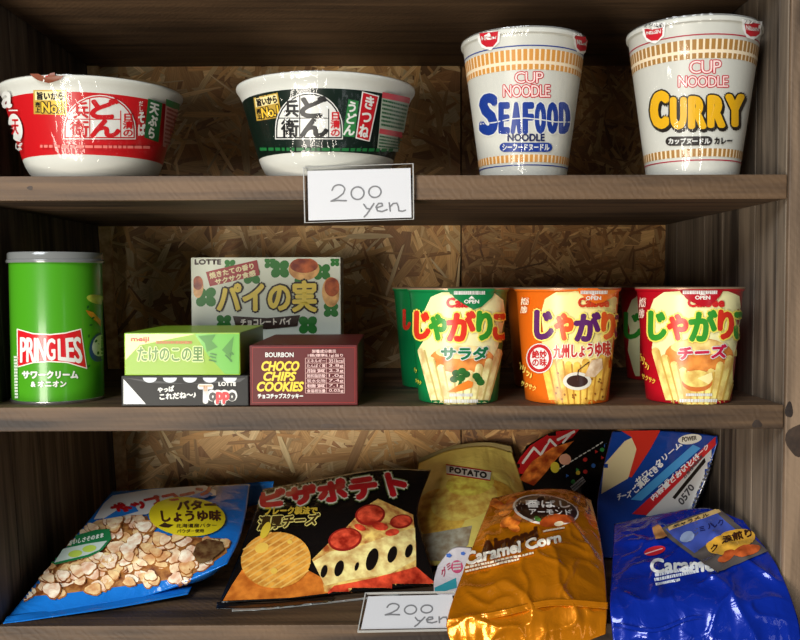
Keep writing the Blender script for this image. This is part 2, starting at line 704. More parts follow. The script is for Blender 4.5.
# back: chipboard panels covered in pressed wood strands
def chip_panel(x0f, x1f, z0, z1, n, tones, size, label, yb, seed):
    rnd = random.Random(seed)
    vs = [(x0f(z0), yb, z0), (x1f(z0), yb, z0), (x1f(z1), yb, z1), (x0f(z1), yb, z1)]
    vs += [(x, yb + 0.009, z) for (x, _, z) in vs]
    pb = part('back_panel', vs, [(0, 1, 2, 3), (7, 6, 5, 4), (0, 4, 5, 1), (1, 5, 6, 2), (2, 6, 7, 3), (3, 7, 4, 0)], M((120, 84, 48), 0.6), unit, False, label)
    V, Fc, UV, C = [], [], [], []
    for i in range(n):
        z = rnd.uniform(z0, z1)
        x = rnd.uniform(x0f(z), x1f(z))
        big = i < n * 0.45
        l = rnd.uniform(0.6, 1.5) * size * (1.0 if big else 0.75)
        wd = l * (rnd.uniform(0.22, 0.5) if big else rnd.uniform(0.05, 0.16))
        a = rnd.choice([rnd.uniform(-0.6, 0.6), rnd.uniform(0.7, 2.4), rnd.uniform(0, 3.14)])
        ca, sa = math.cos(a), math.sin(a)
        pts = [(-l / 2, -wd * rnd.uniform(.2, .5)), (-l * .1, -wd / 2), (l / 2, -wd * rnd.uniform(.1, .5)), (l / 2 * rnd.uniform(.8, 1), wd * rnd.uniform(.1, .5)), (0, wd / 2), (-l / 2 * rnd.uniform(.8, 1), wd * rnd.uniform(.1, .5))]
        y0 = yb - 0.0003 - 0.0016 * (i / n) - rnd.uniform(0, 0.0003)
        tx, ty = rnd.uniform(-0.014, 0.014), rnd.uniform(-0.05, 0.05)
        t = rnd.choice(tones)
        g = rnd.uniform(0.84, 1.10)
        col = lin([min(255, c * g) for c in t])
        ids = []
        for (p, q) in pts:
            zz = min(max(z + sa * p + ca * q, z0), z1)
            xx = min(max(x + ca * p - sa * q, x0f(zz)), x1f(zz))
            ids.append(len(V))
            V.append((xx, min(yb - 0.0001, y0 + tx * p + ty * q), zz))
        Fc.append(ids)
        u0, v0 = rnd.uniform(0, 5), rnd.uniform(0, 5)
        UV += [(u0 + p, v0 + q) for (p, q) in pts]
        C.append(col)
    me = bpy.data.meshes.new('wood_strands')
    base = root_loc(pb)
    me.from_pydata([tuple(Vector(v) - base) for v in V], [], Fc)
    me.uv_layers.new(name='UVMap')
    me.color_attributes.new('strand_tone', 'FLOAT_COLOR', 'CORNER')
    uvs, cols = [], []
    for pi, p in enumerate(me.polygons):
        for q in p.loop_indices:
            uvs += UV[me.loops[q].vertex_index]
            cols += C[pi]
    me.uv_layers['UVMap'].data.foreach_set('uv', uvs)
    me.color_attributes['strand_tone'].data.foreach_set('color', cols)
    me.materials.append(STRAND)
    o = bpy.data.objects.new('wood_strands', me)
    COL.objects.link(o)
    o.parent = pb
    o['kind'] = 'stuff'
    return pb


xs = at_y(461, 320, D).x
pale = [(222, 176, 112), (210, 160, 94), (232, 194, 134), (196, 146, 84), (216, 168, 102), (240, 210, 156), (166, 116, 64)]
brown = [(176, 126, 70), (156, 106, 54), (190, 142, 84), (132, 88, 44), (168, 118, 62), (204, 160, 100)]
chip_panel(lambda z: XL(z) + 0.0005, lambda z: xs - 0.0007, Z3 - 0.02, ZT + 0.02, 1700, pale, 0.056, 'chipboard back with large pale wood strands', D, 3)
chip_panel(lambda z: xs + 0.0007, lambda z: XR - 0.0003, Z3 - 0.02, ZT + 0.02, 2300, brown, 0.034, 'chipboard back with short darker strands', D + 0.001, 5)
box('gap_light_stop', (-0.31, D + 0.0125, Z3 - 0.09), (XR + 0.012, D + 0.0165, ZT + 0.06), M((60, 44, 30), 0.7), unit)  # unseen dark board, added to keep light out of the panel gaps
# added strips per bay in left back corner, coloured as a lit chipboard edge
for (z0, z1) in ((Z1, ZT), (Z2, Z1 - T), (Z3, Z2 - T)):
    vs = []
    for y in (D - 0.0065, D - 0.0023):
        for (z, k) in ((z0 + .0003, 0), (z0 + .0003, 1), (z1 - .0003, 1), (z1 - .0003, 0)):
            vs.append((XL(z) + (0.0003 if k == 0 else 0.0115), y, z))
    part('lit_edge_strip', vs, [(0, 1, 2, 3), (7, 6, 5, 4), (0, 4, 5, 1), (1, 5, 6, 2), (2, 6, 7, 3), (3, 7, 4, 0)], M((232, 190, 132), 0.6, kind='chip'), unit)

# ================================================================= round packs
def circ(xl, xr, py, r):
    """plan centre of a circle of radius r whose left and right limits show at xl and xr"""
    a, b = ray(xl, py), ray(xr, py)
    ta, tb = math.atan2(a.x, a.y), math.atan2(b.x, b.y)
    h, m = (tb - ta) / 2, (tb + ta) / 2
    ds = r / math.sin(h)
    return (CAM.x + ds * math.sin(m), CAM.y + ds * math.cos(m))


def z_on(root, px, py):
    hit, n, i, d = _bvh[root.name].ray_cast(CAM, ray(px, py).normalized())
    return hit.z


def ring(root, name, c, prof, z0, z1, mat, off=0.0002, label=None):
    """a printed band right round the pack between heights z0 and z1 (above the base)"""
    zs = [z0 + (z1 - z0) * i / 8 for i in range(9)]
    return lathe(name, c, [(r_at(prof, z) + off, z) for z in zs], mat, root, 96, None, label)


def dashes(root, name, c, prof, z0, z1, n, fill, mat, off=0.0003):
    vs, fs = [], []
    for i in range(n):
        a0 = 2 * math.pi * i / n
        a1 = a0 + 2 * math.pi / n * fill
        b = len(vs)
        for z in (z0, z1):
            for a in (a0, (a0 + a1) / 2, a1):
                r = r_at(prof, z) + off
                vs.append((c[0] + r * math.cos(a), c[1] + r * math.sin(a), c[2] + z))
        fs += [(b, b + 1, b + 4, b + 3), (b + 1, b + 2, b + 5, b + 4)]
    return part(name, vs, fs, mat, root, True)


def film(root, c, prof, seed):
    def wob(a, z):
        return 0.0012 + 0.0007 * noise.noise(Vector((3.0 * math.cos(a) + seed, 3.0 * math.sin(a), z * 30))) + 0.0004 * noise.noise(Vector((14 * math.cos(a), 14 * math.sin(a) + seed, z * 22)))
    return lathe('shrink_film', c, resample(prof, 0.003), FILM, root, 160, wob, 'clear glossy shrink film')


# ---------------------------------------------------------------- bowls of instant noodles
PAPER = (212, 212, 202)


def bowl(name, label, xl, xr, py, R, band, seed):
    cx, cy = circ(xl, xr, py, R)
    c = (cx, cy, Z1)
    t = thing(name, label, 'noodle bowl', c)
    k = R / 0.066
    prof = [(0.0, 0.0012), (0.036 * k, 0.0012), (0.037 * k, 0), (0.0405 * k, 0), (0.0415 * k, 0.002), (0.0455 * k, 0.006), (0.0480 * k, 0.0105), (0.0497 * k, 0.015), (0.0610 * k, 0.0555), (0.0622 * k, 0.0590), (0.0640 * k, 0.0625), (0.0658 * k, 0.0650), (0.0660 * k, 0.0664), (0.0655 * k, 0.0672), (0.0640 * k, 0.0675)]
    body = lathe('bowl_body', c, prof, M(PAPER, 0.35), t, 128)
    lathe('lid', c, [(0.0, 0.0665), (0.05 * k, 0.0668), (0.0638 * k, 0.0678), (0.0658 * k, 0.0674)], M((225, 215, 205), 0.35), t, 96)
    surface(t, body)
    zb0, zb1 = 0.0155, 0.0565
    ring(t, 'sleeve_band', c, prof, zb0, zb1, band)
    film(t, c, [(0.0400 * k, 0.0003), (0.0480 * k, 0.0100), (0.0497 * k, 0.015), (0.0610 * k, 0.0555), (0.0640 * k, 0.0625), (0.0660 * k, 0.0660), (0.0655 * k, 0.0676), (0.060 * k, 0.0685)], seed)
    return t, c, prof


def dome(t, x0, x1, yt, yb, bg, ink, redink, lines):
    cx = (x0 + x1) / 2
    hgt = yb - yt
    def top(q, e=0.0):
        pts = [(x1 + e, yb + e), (x0 - e, yb + e), (x0 - e, yb - hgt * 0.22 - e)]
        for i in range(1, 16):
            a = math.pi * i / 16
            pts.append((cx - (cx - x0 + e) * math.cos(a), yb - hgt * 0.22 - (hgt * 0.78 + e) * math.sin(a)))
        pts.append((x1 + e, yb - hgt * 0.22 - e))
        return pts
    deco(t, 'dome_outline', sh_poly(top(0, 1.2)), WHITE)
    deco(t, 'dome_rim', sh_poly(top(0, 0.2)), bg)
    deco(t, 'dome_emblem', sh_poly(top(0, -1.2)), WHITE)
    wd = x1 - x0
    deco(t, 'emblem_rule', sh_line([(x0 + wd * .36, yt + 2), (x0 + wd * .36, yb)], 1.0) + sh_line([(x0 + wd * .8, yt + hgt * .35), (x0 + wd * .8, yb)], 1.0) + sh_line([(x0 + 2, yb - hgt * .45), (x0 + wd * .8, yb - hgt * .45)], 0.9), bg)
    deco(t, 'brand_lettering', sh_text('兵', (x0 + wd * .13, yt + hgt * .15, x0 + wd * .34, yb - hgt * .48), 0.6) + sh_text('衛', (x0 + wd * .08, yb - hgt * .42, x0 + wd * .34, yb - 1.5), 0.5)
         + sh_text('ど', (x0 + wd * .38, yt + hgt * .08, x0 + wd * .76, yb - hgt * .48), 1.3) + sh_text('ん', (x0 + wd * .38, yb - hgt * .42, x0 + wd * .78, yb - 2), 1.3), ink)
    deco(t, 'maker_lettering', sh_text('日\n清\nの', (x0 + wd * .83, yb - hgt * .58, x1 - 1.8, yb - 2), 0.3, line=0.95), redink)


def sticker(t, q, dx=0):
    (ax, ay), (bx, by), (cx, cy), (ex, ey) = q
    def P(u, v):
        return ((1 - u) * (1 - v) * ax + u * (1 - v) * bx + u * v * cx + (1 - u) * v * ex, (1 - u) * (1 - v) * ay + u * (1 - v) * by + u * v * cy + (1 - u) * v * ey)
    def Q(u0, v0, u1, v1):
        return (P(u0, v0), P(u1, v0), P(u1, v1), P(u0, v1))
    deco(t, 'gold_sticker', sh_quad(*q), M((214, 176, 74), 0.3, 0.3))
    deco(t, 'sticker_highlight', sh_quad(*Q(.05, .05, .95, .42)), M((240, 222, 160), 0.3))
    deco(t, 'sticker_lettering', sh_text('旨いから', Q(.12, .08, .92, .40), 0.4) + sh_text('売\n上', Q(.06, .5, .2, .92), 0.2), BLACK)
    deco(t, 'number_outline', sh_text('No.1', Q(.26, .50, .92, .92), 1.3), BLACK)
    deco(t, 'number_lettering', sh_text('No.1', Q(.26, .50, .92, .92), 0.4), M((232, 190, 60), 0.3))


RED = M((196, 22, 28), 0.35)
t, c, prof = bowl('noodle_bowl', 'red and white noodle bowl with dome emblem, at the left end of the top shelf', -3, 183, 90, 0.066, RED, 1.0)
sticker(t, ((33.5, 90), (66, 90), (67, 115), (34, 114)))
dome(t, 65, 134, 96, 138, RED, RED, RED, 0)
deco(t, 'flavour_lettering', sh_text('そ\nば', (137.5, 112, 144, 135), 0.5) + sh_text('だ\nし', (138, 101, 142, 111), 0.1), WHITE)
deco(t, 'flavour_panel', sh_quad((147, 98), (161, 103), (157, 142), (143, 137)), M((36, 98, 52), 0.35))
deco(t, 'panel_lettering', sh_text('天\nぷ\nら', ((149, 102), (158, 105), (153, 139), (146, 136)), 0.5), WHITE)
deco(t, 'ingredient_panel', sh_quad((164.5, 98), (178, 103), (170, 148), (161, 146)), M((206, 150, 140), 0.35))
deco(t, 'ingredient_heading', sh_quad((164.5, 98), (178, 103), (177, 110), (164, 105)), M((60, 120, 70), 0.35))
deco(t, 'ingredient_print', tilt_rows((165, 107), (176, 112), (169.5, 146), (162, 144), 9), M((150, 30, 34), 0.35))
deco(t, 'red_border_text', tilt_rows((42, 144.5), (150, 145.5), (150, 148.5), (42, 147.5), 1, 0.1), M((226, 120, 110), 0.35))
deco(t, 'round_emblem', sh_ell(18, 127, 6.5, 14, -12), WHITE)
deco(t, 'round_emblem_mark', sh_text('天', (14.5, 119, 21, 134), 0.3), RED)
deco(t, 'side_lettering', sh_text('a', (5, 91, 14, 107), 0.8) + sh_line([(12, 110), (20, 110)], 1.2) + sh_text('そ\nば', (18.5, 134, 25, 150), .2), WHITE)
deco(t, 'lid_tab', sh_poly([(22, 73.5), (75, 71.6), (62, 78), (50, 82), (36, 78)]), M((122, 62, 36), 0.4))
deco(t, 'lid_tab_picture', sh_poly([(34, 73), (62, 72), (48, 77)]), RED)
deco(t, 'lid_tab_mark', sh_line([(48, 72), (45, 80)], 1.4), WHITE)

GREENBLACK = M((14, 30, 22), 0.3)
t, c, prof = bowl('noodle_bowl', 'dark green and white noodle bowl with dome emblem, second on the top shelf', 236, 415, 88, 0.066, GREENBLACK, 4.2)
sticker(t, ((253.8, 97.8), (277.7, 92.5), (282, 117), (257, 121)))
dome(t, 277, 341.5, 93.5, 138, BLACK, BLACK, M((196, 26, 34), 0.35), 0)
deco(t, 'green_panel', sh_quad((348, 99), (358, 101), (354, 137), (342, 136)), M((46, 120, 62), 0.35))
deco(t, 'green_panel_lettering', sh_text('う\nど\nん', ((348, 101), (357, 103), (353.5, 135), (343, 134.5)), 0.5), WHITE)
deco(t, 'red_panel_rim', sh_quad((361.3, 91), (378, 95.6), (368.5, 141.4), (354.6, 138)), WHITE)
deco(t, 'red_panel', sh_quad((362.3, 92.4), (376.7, 96.6), (367.4, 140.2), (356, 136.9)), M((190, 26, 36), 0.35))
deco(t, 'red_panel_lettering', sh_text('き\nつ\nね', ((364.5, 95), (374.5, 98), (366, 138), (357.5, 135.5)), 0.5), WHITE)
deco(t, 'ingredient_panel', sh_quad((381, 91.5), (408, 97), (398, 151.5), (375.5, 149.5)), M((170, 178, 160), 0.35))
deco(t, 'ingredient_heading', sh_quad((381, 91.5), (408, 97), (407, 103), (380.3, 97.5)) + sh_quad((378, 128), (402, 132), (401, 137.5), (377.4, 133)), M((200, 70, 80), 0.35))
deco(t, 'ingredient_print', tilt_rows((381, 99), (405.5, 105), (400.5, 131), (379, 127), 7) + tilt_rows((378, 135), (400, 139), (397.5, 150), (376.5, 148), 4), M((40, 96, 60), 0.35))
deco(t, 'green_border', tilt_rows((262, 147), (392, 148), (391, 151.5), (262.5, 150.5), 1, 0.1), M((30, 104, 52), 0.35))


# ---------------------------------------------------------------- cup noodles
def noodle_cup(label, xl, xr, py, R, ptop, ink, dash_col, rings, seed, pxc):
    cx, cy = circ(xl, xr, py, R)
    c = (cx, cy, Z1)
    t = thing('noodle_cup', label, 'noodle cup', c)
    h = at_y(pxc, ptop, cy - R).z - Z1
    k = R / 0.048
    prof = [(0.0, 0.003), (0.0300 * k, 0.003), (0.0308 * k, 0), (0.0322 * k, 0.0), (0.0325 * k, 0.002), (0.0462 * k, h - 0.0055), (0.0464 * k, h - 0.0052), (0.0478 * k, h - 0.0045), (0.0480 * k, h - 0.0025), (0.0474 * k, h - 0.0010), (0.0462 * k, h - 0.0006)]
    body = lathe('cup_body', c, prof, M((212, 211, 200), 0.38), t, 128)
    lathe('lid', c, [(0.0, h + 0.0008), (0.040 * k, h + 0.0004), (0.0466 * k, h), (0.0478 * k, h - 0.0008)], M((226, 224, 216), 0.35), t, 96)
    surface(t, body)
    zz = [z_on(t, pxc, p) - Z1 for p in rings]
    line = M(ink, 0.4)
    ring(t, 'rim_line', c, prof, zz[0] - 0.0004, zz[0] + 0.0004, line, 0.0003)
    ring(t, 'base_line', c, prof, zz[7] - 0.0004, zz[7] + 0.0004, line, 0.0003)
    cream = M((246, 226, 192), 0.4)
    ring(t, 'pattern_band', c, prof, zz[4], zz[1], cream)
    ring(t, 'pattern_band', c, prof, zz[6], zz[5], cream)
    dm = M(dash_col, 0.4)
    zm = (zz[2] + zz[3]) / 2
    dashes(t, 'pattern_dashes', c, prof, zz[2] + 0.0003, zz[1], 66, 0.66, dm)
    dashes(t, 'pattern_dashes', c, prof, zz[4], zz[3] - 0.0003, 66, 0.66, dm)
    dashes(t, 'pattern_dashes', c, prof, zz[6], zz[5], 60, 0.62, dm)
    film(t, c, [(0.0312 * k, 0.0004), (0.0325 * k, 0.002), (0.0462 * k, h - 0.0055), (0.0480 * k, h - 0.0025), (0.0474 * k, h), (0.042 * k, h + 0.0016)], seed)
    return t


def lid_flag(t, x, y, wd, ht, sk):
    deco(t, 'lid_flag', sh_poly([(x - wd * .62, y - ht * .45), (x + wd * .62, y - ht * .45 + sk * 2), (x + wd * .55, y + ht * .25 + sk), (x + wd * .1, y + ht * .62), (x - wd * .35, y + ht * .5), (x - wd * .58, y + ht * .1)]), M((240, 238, 232), 0.3))
    deco(t, 'maker_badge', sh_poly([(x - wd * .48, y - ht * .24 - sk), (x + wd * .48, y - ht * .28 + sk), (x + wd * .44, y + ht * .22 + sk), (x + wd * .22, y + ht * .44), (x - wd * .12, y + ht * .46), (x - wd * .38, y + ht * .28)]), M((196, 30, 44), 0.35))
    deco(t, 'maker_lettering', sh_text('NISSIN', ((x - wd * .38, y - ht * .10 - sk * .5), (x + wd * .38, y - ht * .12 + sk), (x + wd * .36, y + ht * .10 + sk), (x - wd * .34, y + ht * .12)), 0.15), WHITE)
    deco(t, 'flag_print', sh_text('フタ止め', ((x - wd * .5, y - ht * .44), (x + wd * .5, y - ht * .44 + sk * 2), (x + wd * .5, y - ht * .30 + sk), (x - wd * .5, y - ht * .30))), M((60, 56, 54), 0.4))


def logo_cup(t, c0, n0, col):
    dk = M(col, 0.35)
    pale = M((250, 222, 214), 0.35)
    deco(t, 'logo_outline', sh_text('CUP', c0, 0.95, 0.85) + sh_text('NOODLE', n0, 0.95, 0.85), dk)
    deco(t, 'logo_lettering', sh_text('CUP', c0, 0.0, 0.85) + sh_text('NOODLE', n0, 0.0, 0.85), pale)


BLUE = (28, 58, 140)
t = noodle_cup('white noodle cup with blue seafood lettering and orange dashes', 461, 587.3, 40, 0.048, 25, BLUE, (214, 148, 66), (45.5, 49, 61, 63.5, 69.5, 154.5, 162, 165), 2.0, 526)
logo_cup(t, (515, 72, 543, 83), (503.5, 85, 550, 97), (196, 24, 44))
bl = M(BLUE, 0.35)
sea = [('S', (479.5, 93, 498.5, 135.5), 2.6)] + [(ch, (498.7 + i * 11.9, 102, 498.7 + i * 11.9 + 11.5, 134), 1.7) for i, ch in enumerate('EAFOOD')]
deco(t, 'title_outline', sh_block(sea, 1.3), WHITE)
deco(t, 'title_lettering', sh_block(sea), bl)
deco(t, 'wave_line', sh_line([(481, 124), (495, 122.5), (510, 119), (525, 118), (540, 119.5), (555, 122), (569, 122)], 1.1), WHITE)
deco(t, 'subtitle_lettering', sh_text('NOODLE', (508, 134, 544, 141), 0.35), M((24, 34, 84), 0.35))
deco(t, 'pill_badge', sh_ell(505, 147.3, 5, 4.6) + sh_ell(546.5, 147.3, 5, 4.6) + sh_quad((505, 142.7), (546.5, 142.7), (546.5, 151.9), (505, 151.9)), bl)
deco(t, 'pill_lettering', sh_text('シーフードヌードル', (503, 144.2, 548.5, 150.4), 0.25), WHITE)
lid_flag(t, 489.5, 38, 19, 20, -1)
lid_flag(t, 580, 42, 13, 20, 1.5)

t = noodle_cup('white noodle cup with yellow curry lettering and brown dashes', 626, 764, 32, 0.0485, 13, (176, 34, 58), (170, 124, 62), (34.5, 39, 50, 52.5, 58.5, 148.5, 156.5, 160), 7.0, 700)
logo_cup(t, ((689.5, 61), (721, 60), (721, 73), (689.5, 73.5)), (678.5, 76, 728, 87), (196, 22, 52))
cur = [('C', (650.5, 90.5, 669.5, 129), 2.9), ('U', (670.2, 97, 687, 129.5), 2.3), ('R', (688, 96, 706.5, 129), 2.3), ('R', (707, 95, 725, 128), 2.3), ('Y', (724.5, 94, 744, 127), 2.3)]
sha = [(ch, (a + 1.2, b + 2, c_ + 1.2, d + 2), w_) for ch, (a, b, c_, d), w_ in cur]
deco(t, 'title_shadow', sh_block(sha, 1.6), M((36, 30, 24), 0.4))
deco(t, 'title_outline', sh_block(cur, 1.6), M((36, 30, 24), 0.4))
deco(t, 'title_lettering', sh_block(cur), M((232, 176, 24), 0.35))
deco(t, 'pill_badge', sh_ell(671, 141.2, 5, 4.6) + sh_ell(707, 140.8, 5, 4.6) + sh_quad((671, 136.6), (707, 136.2), (707, 145.4), (671, 145.8)), M((44, 38, 34), 0.4))
deco(t, 'pill_lettering', sh_text('カップヌードル', (669, 138.2, 709.5, 144), 0.3), WHITE)
deco(t, 'flavour_lettering', sh_text('カレー', (714, 137.6, 731, 144), 0.4), M((44, 38, 34), 0.4))
lid_flag(t, 654.5, 32.5, 19, 18, -1)
lid_flag(t, 750.5, 28, 16, 19, 1.5)

# ---------------------------------------------------------------- tube of potato crisps
r = 0.0334
cx, cy = circ(9, 104, 330, r)
c = (cx, cy, Z2)
t = thing('crisp_tube', 'green cardboard crisp tube with clear grey lid and red bow panel', 'snack tube', c)
h = at_y(56, 251.5, cy - r).z
hl = at_y(56, 262, cy - r).z
prof = [(0, 0.002), (r - 0.002, 0.0015), (r - 0.0005, 0.0022), (r - 0.0005, hl - 0.001), (r - 0.0012, h - 0.002), (0, h - 0.002)]
CANG = M((68, 146, 26), 0.28, 0.0, 0.3)
body = lathe('tube_body', c, prof, CANG, t, 128)
lathe('base_rim', c, [(r - 0.003, 0.0012), (r - 0.0025, 0), (r - 0.0002, 0), (r + 0.0003, 0.0008), (r + 0.0002, 0.0020), (r - 0.0006, 0.0024)], M((190, 190, 186), 0.25, 0.9), t, 96)
lathe('lid', c, [(r - 0.0004, hl), (r + 0.0012, hl - 0.0002), (r + 0.0016, hl + 0.0010), (r + 0.0012, hl + 0.0022), (r + 0.0006, hl + 0.0026), (r + 0.0006, h - 0.0012), (r + 0.0000, h), (r - 0.003, h), (r - 0.004, h - 0.0012), (0, h - 0.0012)], M((116, 118, 116), 0.18, 0.0, 0.6), t, 96, label='clear grey plastic lid')
surface(t, body)
deco(t, 'bow_border', sh_poly([(17, 328.5), (33, 333), (50, 334), (65, 332.5), (81, 328.5), (87, 369), (67, 363), (49, 362), (34, 363), (17.5, 367.5)]), M((236, 228, 214), 0.3))
deco(t, 'bow_panel', sh_poly([(18, 329.8), (33, 334.2), (50, 335.2), (65, 333.7), (80.2, 329.8), (85.8, 367.5), (67, 361.8), (49, 360.8), (34, 361.8), (18.5, 366.2)]), M((200, 26, 34), 0.28, 0, 0.3))
deco(t, 'brand_lettering', sh_text('PRING', ((21, 337.3), (55, 339), (55, 359.8), (21, 362.5)), 0.55, 0.9) + sh_text('LES', ((58, 339), (80, 337), (82, 363.2), (58.5, 360)), 0.55, 0.9), WHITE)
deco(t, 'flavour_lettering', sh_text('サワークリーム', (23, 371, 77.5, 378.2), 0.5) + sh_text('& オニオン', (31.5, 381, 66, 386.6), 0.4), WHITE)
deco(t, 'crisp_picture', sh_ell(97, 299.5, 11, 4.5, 12), M((176, 190, 70), 0.3, kind='chip'))
deco(t, 'crisp_picture', sh_poly([(85, 310), (92, 312), (104, 324), (105, 333), (96, 322), (88, 315)]), M((214, 150, 40), 0.3, kind='chip'))
deco(t, 'dip_bowl', sh_ell(99, 347, 10, 15, 15), M((36, 66, 120), 0.3))
deco(t, 'dip_cream', sh_ell(99.5, 345.5, 8, 11, 15), M((216, 222, 214), 0.3))
deco(t, 'herb_specks', sum([sh_ell(x, y, 1.1, 1.8, a, 8) for x, y, a in ((87, 307, 20), (90, 325, 70), (88, 336, 10), (92, 318, 50), (95, 341, 30), (101, 349, 80), (97, 353, 10), (88, 366, 45))], []), M((30, 92, 34), 0.3))
deco(t, 'side_print', tilt_rows((15.3, 356), (18.6, 356), (19.3, 399), (16.3, 399), 14, 0.3), M((222, 230, 214), 0.3))


# ---------------------------------------------------------------- potato stick cups
def stick_cup(label, xl, xr, col, flavour=None, rr=0.0375, group=None, rim=289):
    cx, cy = circ(xl, xr, 295, rr)
    c = (cx, cy, Z2)
    t = thing('potato_stick_cup', label, 'snack cup', c, group)
    h = 0.0832
    k = rr / 0.0375
    prof = [(0, 0.002), (0.0278 * k, 0.002), (0.0283 * k, 0), (0.0292 * k, 0.0004), (0.0295 * k, 0.002), (0.0362 * k, h - 0.0035), (0.0368 * k, h - 0.0028), (0.0375 * k, h - 0.0024), (0.0377 * k, h - 0.0014), (0.0373 * k, h - 0.0006)]
    m = M(col, 0.3, 0, 0.25)
    body = lathe('cup_body', c, prof, m, t, 128)
    lathe('foil_lid', c, [(0, h - 0.001), (0.034 * k, h - 0.0006), (0.0375 * k, h), (0.0379 * k, h - 0.0004), (0.0377 * k, h - 0.0012)], M((168, 140, 112), 0.3, 0.4), t, 96)
    surface(t, body)
    return t


def sticks(t, lst, wd, col, dark):
    out, sh = [], []
    for (xa, ya, xb, yb, wv) in lst:
        out += sh_line([(xa, ya), (xb, yb)], wv)
        dx, dy = xb - xa, yb - ya
        l = math.hypot(dx, dy)
        nx, ny = -dy / l, dx / l
        s = wv * .42 * (1 if nx > 0 else -1)
        sh += sh_line([(xa + nx * s, ya + ny * s), (xb + nx * s, yb + ny * s)], wv * .22)
    deco(t, 'stick_picture', out, M(col, 0.3, kind='chip'))
    deco(t, 'stick_shading', sh, M(dark, 0.3))


def fan(cx, y0, y1, yl, half_t, half_b, n, wv):
    out = []
    for i in range(n):
        u = -1 + 2 * i / (n - 1)
        top = y0 + (yl - y0) * (1 - abs(u)) ** 0.8 + random.uniform(-2, 2)
        out.append((cx + half_t * u, top, cx + half_b * u, y1, wv))
    return sorted(out, key=lambda q: -abs(q[0] - cx))


def kana(t, items, bold, outline, oc):
    for s in items:
        pass
    deco(t, 'title_outline', sum([sh_text(ch, q, outline) for ch, q, col in items], []), M(oc, 0.3))
    k = t['_k']
    for ch, q, col in items:
        t['_k'] = k
        deco(t, 'title_letter', sh_text(ch, q, bold), M(col, 0.3))


def tab(t, pts, lab, x0, x1, y, col, ox, oy):
    deco(t, 'peel_tab', sh_poly(pts), M(col, 0.3, 0, 0.25))
    deco(t, 'tab_label', tilt_rows((x0, y), (x1, y), (x1, y + 4), (x0, y + 4), 1, 0.05), M((226, 222, 214), 0.35))
    deco(t, 'tab_lettering', sh_text('OPEN', (ox - 7, oy, ox + 7, oy + 3.6), 0.2) + sh_poly([(ox - 3, oy - 1), (ox, oy - 4), (ox + 3, oy - 1)]), M((232, 226, 214), 0.35))


CREAM = M((240, 232, 172), 0.32)
JG, JR, JO = (14, 122, 64), (184, 16, 32), (224, 104, 20)
# green, salad flavour
t = stick_cup('green potato stick cup with salad and carrot picture, in front', 407.5, 509, JG)
deco(t, 'cream_field', sh_poly([(424, 312), (431, 297), (442, 292), (470, 291), (493, 292), (503, 300), (505, 315), (501, 335), (496, 352), (493, 380), (487, 405), (433, 405), (425, 378), (418, 350), (426, 337), (420, 325)]), CREAM)
deco(t, 'potato_picture', sh_ell(462, 359, 32, 14, 0, 24), M((216, 136, 66), 0.3, kind='chip'))
deco(t, 'potato_flesh', sh_ell(462, 352, 26, 7, 0, 24), M((238, 212, 150), 0.3, kind='chip'))
sticks(t, fan(460, 352, 405, 381, 38, 24, 9, 7.4), 7, (238, 226, 164), (200, 178, 108))
deco(t, 'broccoli_picture', sum([sh_ell(x, y, 4, 3.4) for x, y in ((456, 373), (462, 371), (466, 374), (454, 379), (461, 378), (478, 379), (476, 376), (480, 382))], []) + sh_line([(461, 380), (459, 386)], 3), M((44, 104, 44), 0.35, kind='chip'))
deco(t, 'carrot_picture', sh_poly([(447.5, 392), (458, 385), (468, 380), (473, 382), (472, 387), (464, 390), (455, 392)]), M((230, 128, 40), 0.35))
deco(t, 'flavour_outline', sh_text('サラダ', (442, 347, 487, 359.5), 1.6), WHITE)
deco(t, 'flavour_lettering', sh_text('サラダ', (442, 347, 487, 359.5), 0.7), M((22, 112, 70), 0.3))
deco(t, 'maker_lettering', sh_text('Calbee', (447, 298, 481, 307), 0.6), M((206, 40, 40), 0.3))
RL, GL = (214, 52, 34), (52, 144, 44)
kana(t, [('じ', (417, 312, 430, 338), RL), ('ゃ', (431, 315, 446, 339), GL), ('が', (448, 312, 474, 340), RL), ('り', (477, 312, 490, 339), GL), ('こ', (493, 315, 503, 339), RL)], 1.7, 3.2, (246, 226, 96))
deco(t, 'small_print', tilt_rows((450, 393), (472, 393), (472, 396.5), (450, 396.5), 1, .1) + tilt_rows((445, 399), (477, 399), (477, 402.5), (445, 402.5), 1, .1), WHITE)
deco(t, 'side_lettering', sh_text('パリッ', ((414.5, 366), (419, 368), (418, 373), (414, 371)), .1) + sh_text('サクサク', ((415, 377), (423, 381), (422.5, 385), (415, 381)), .1), M((226, 206, 60), 0.3))
tab(t, [(448, 289.6), (494, 289.6), (491, 297), (480, 307), (473, 309.5), (464, 304), (455, 298)], '', 454, 484, 290.5, (14, 116, 62), 471, 299.5)

t = stick_cup('green potato stick cup half hidden behind the salad flavour one', 392.5, 481, JG)
deco(t, 'title_letter', sh_text('し', (404, 310, 410, 329), 1.2), M((214, 52, 34), 0.3))

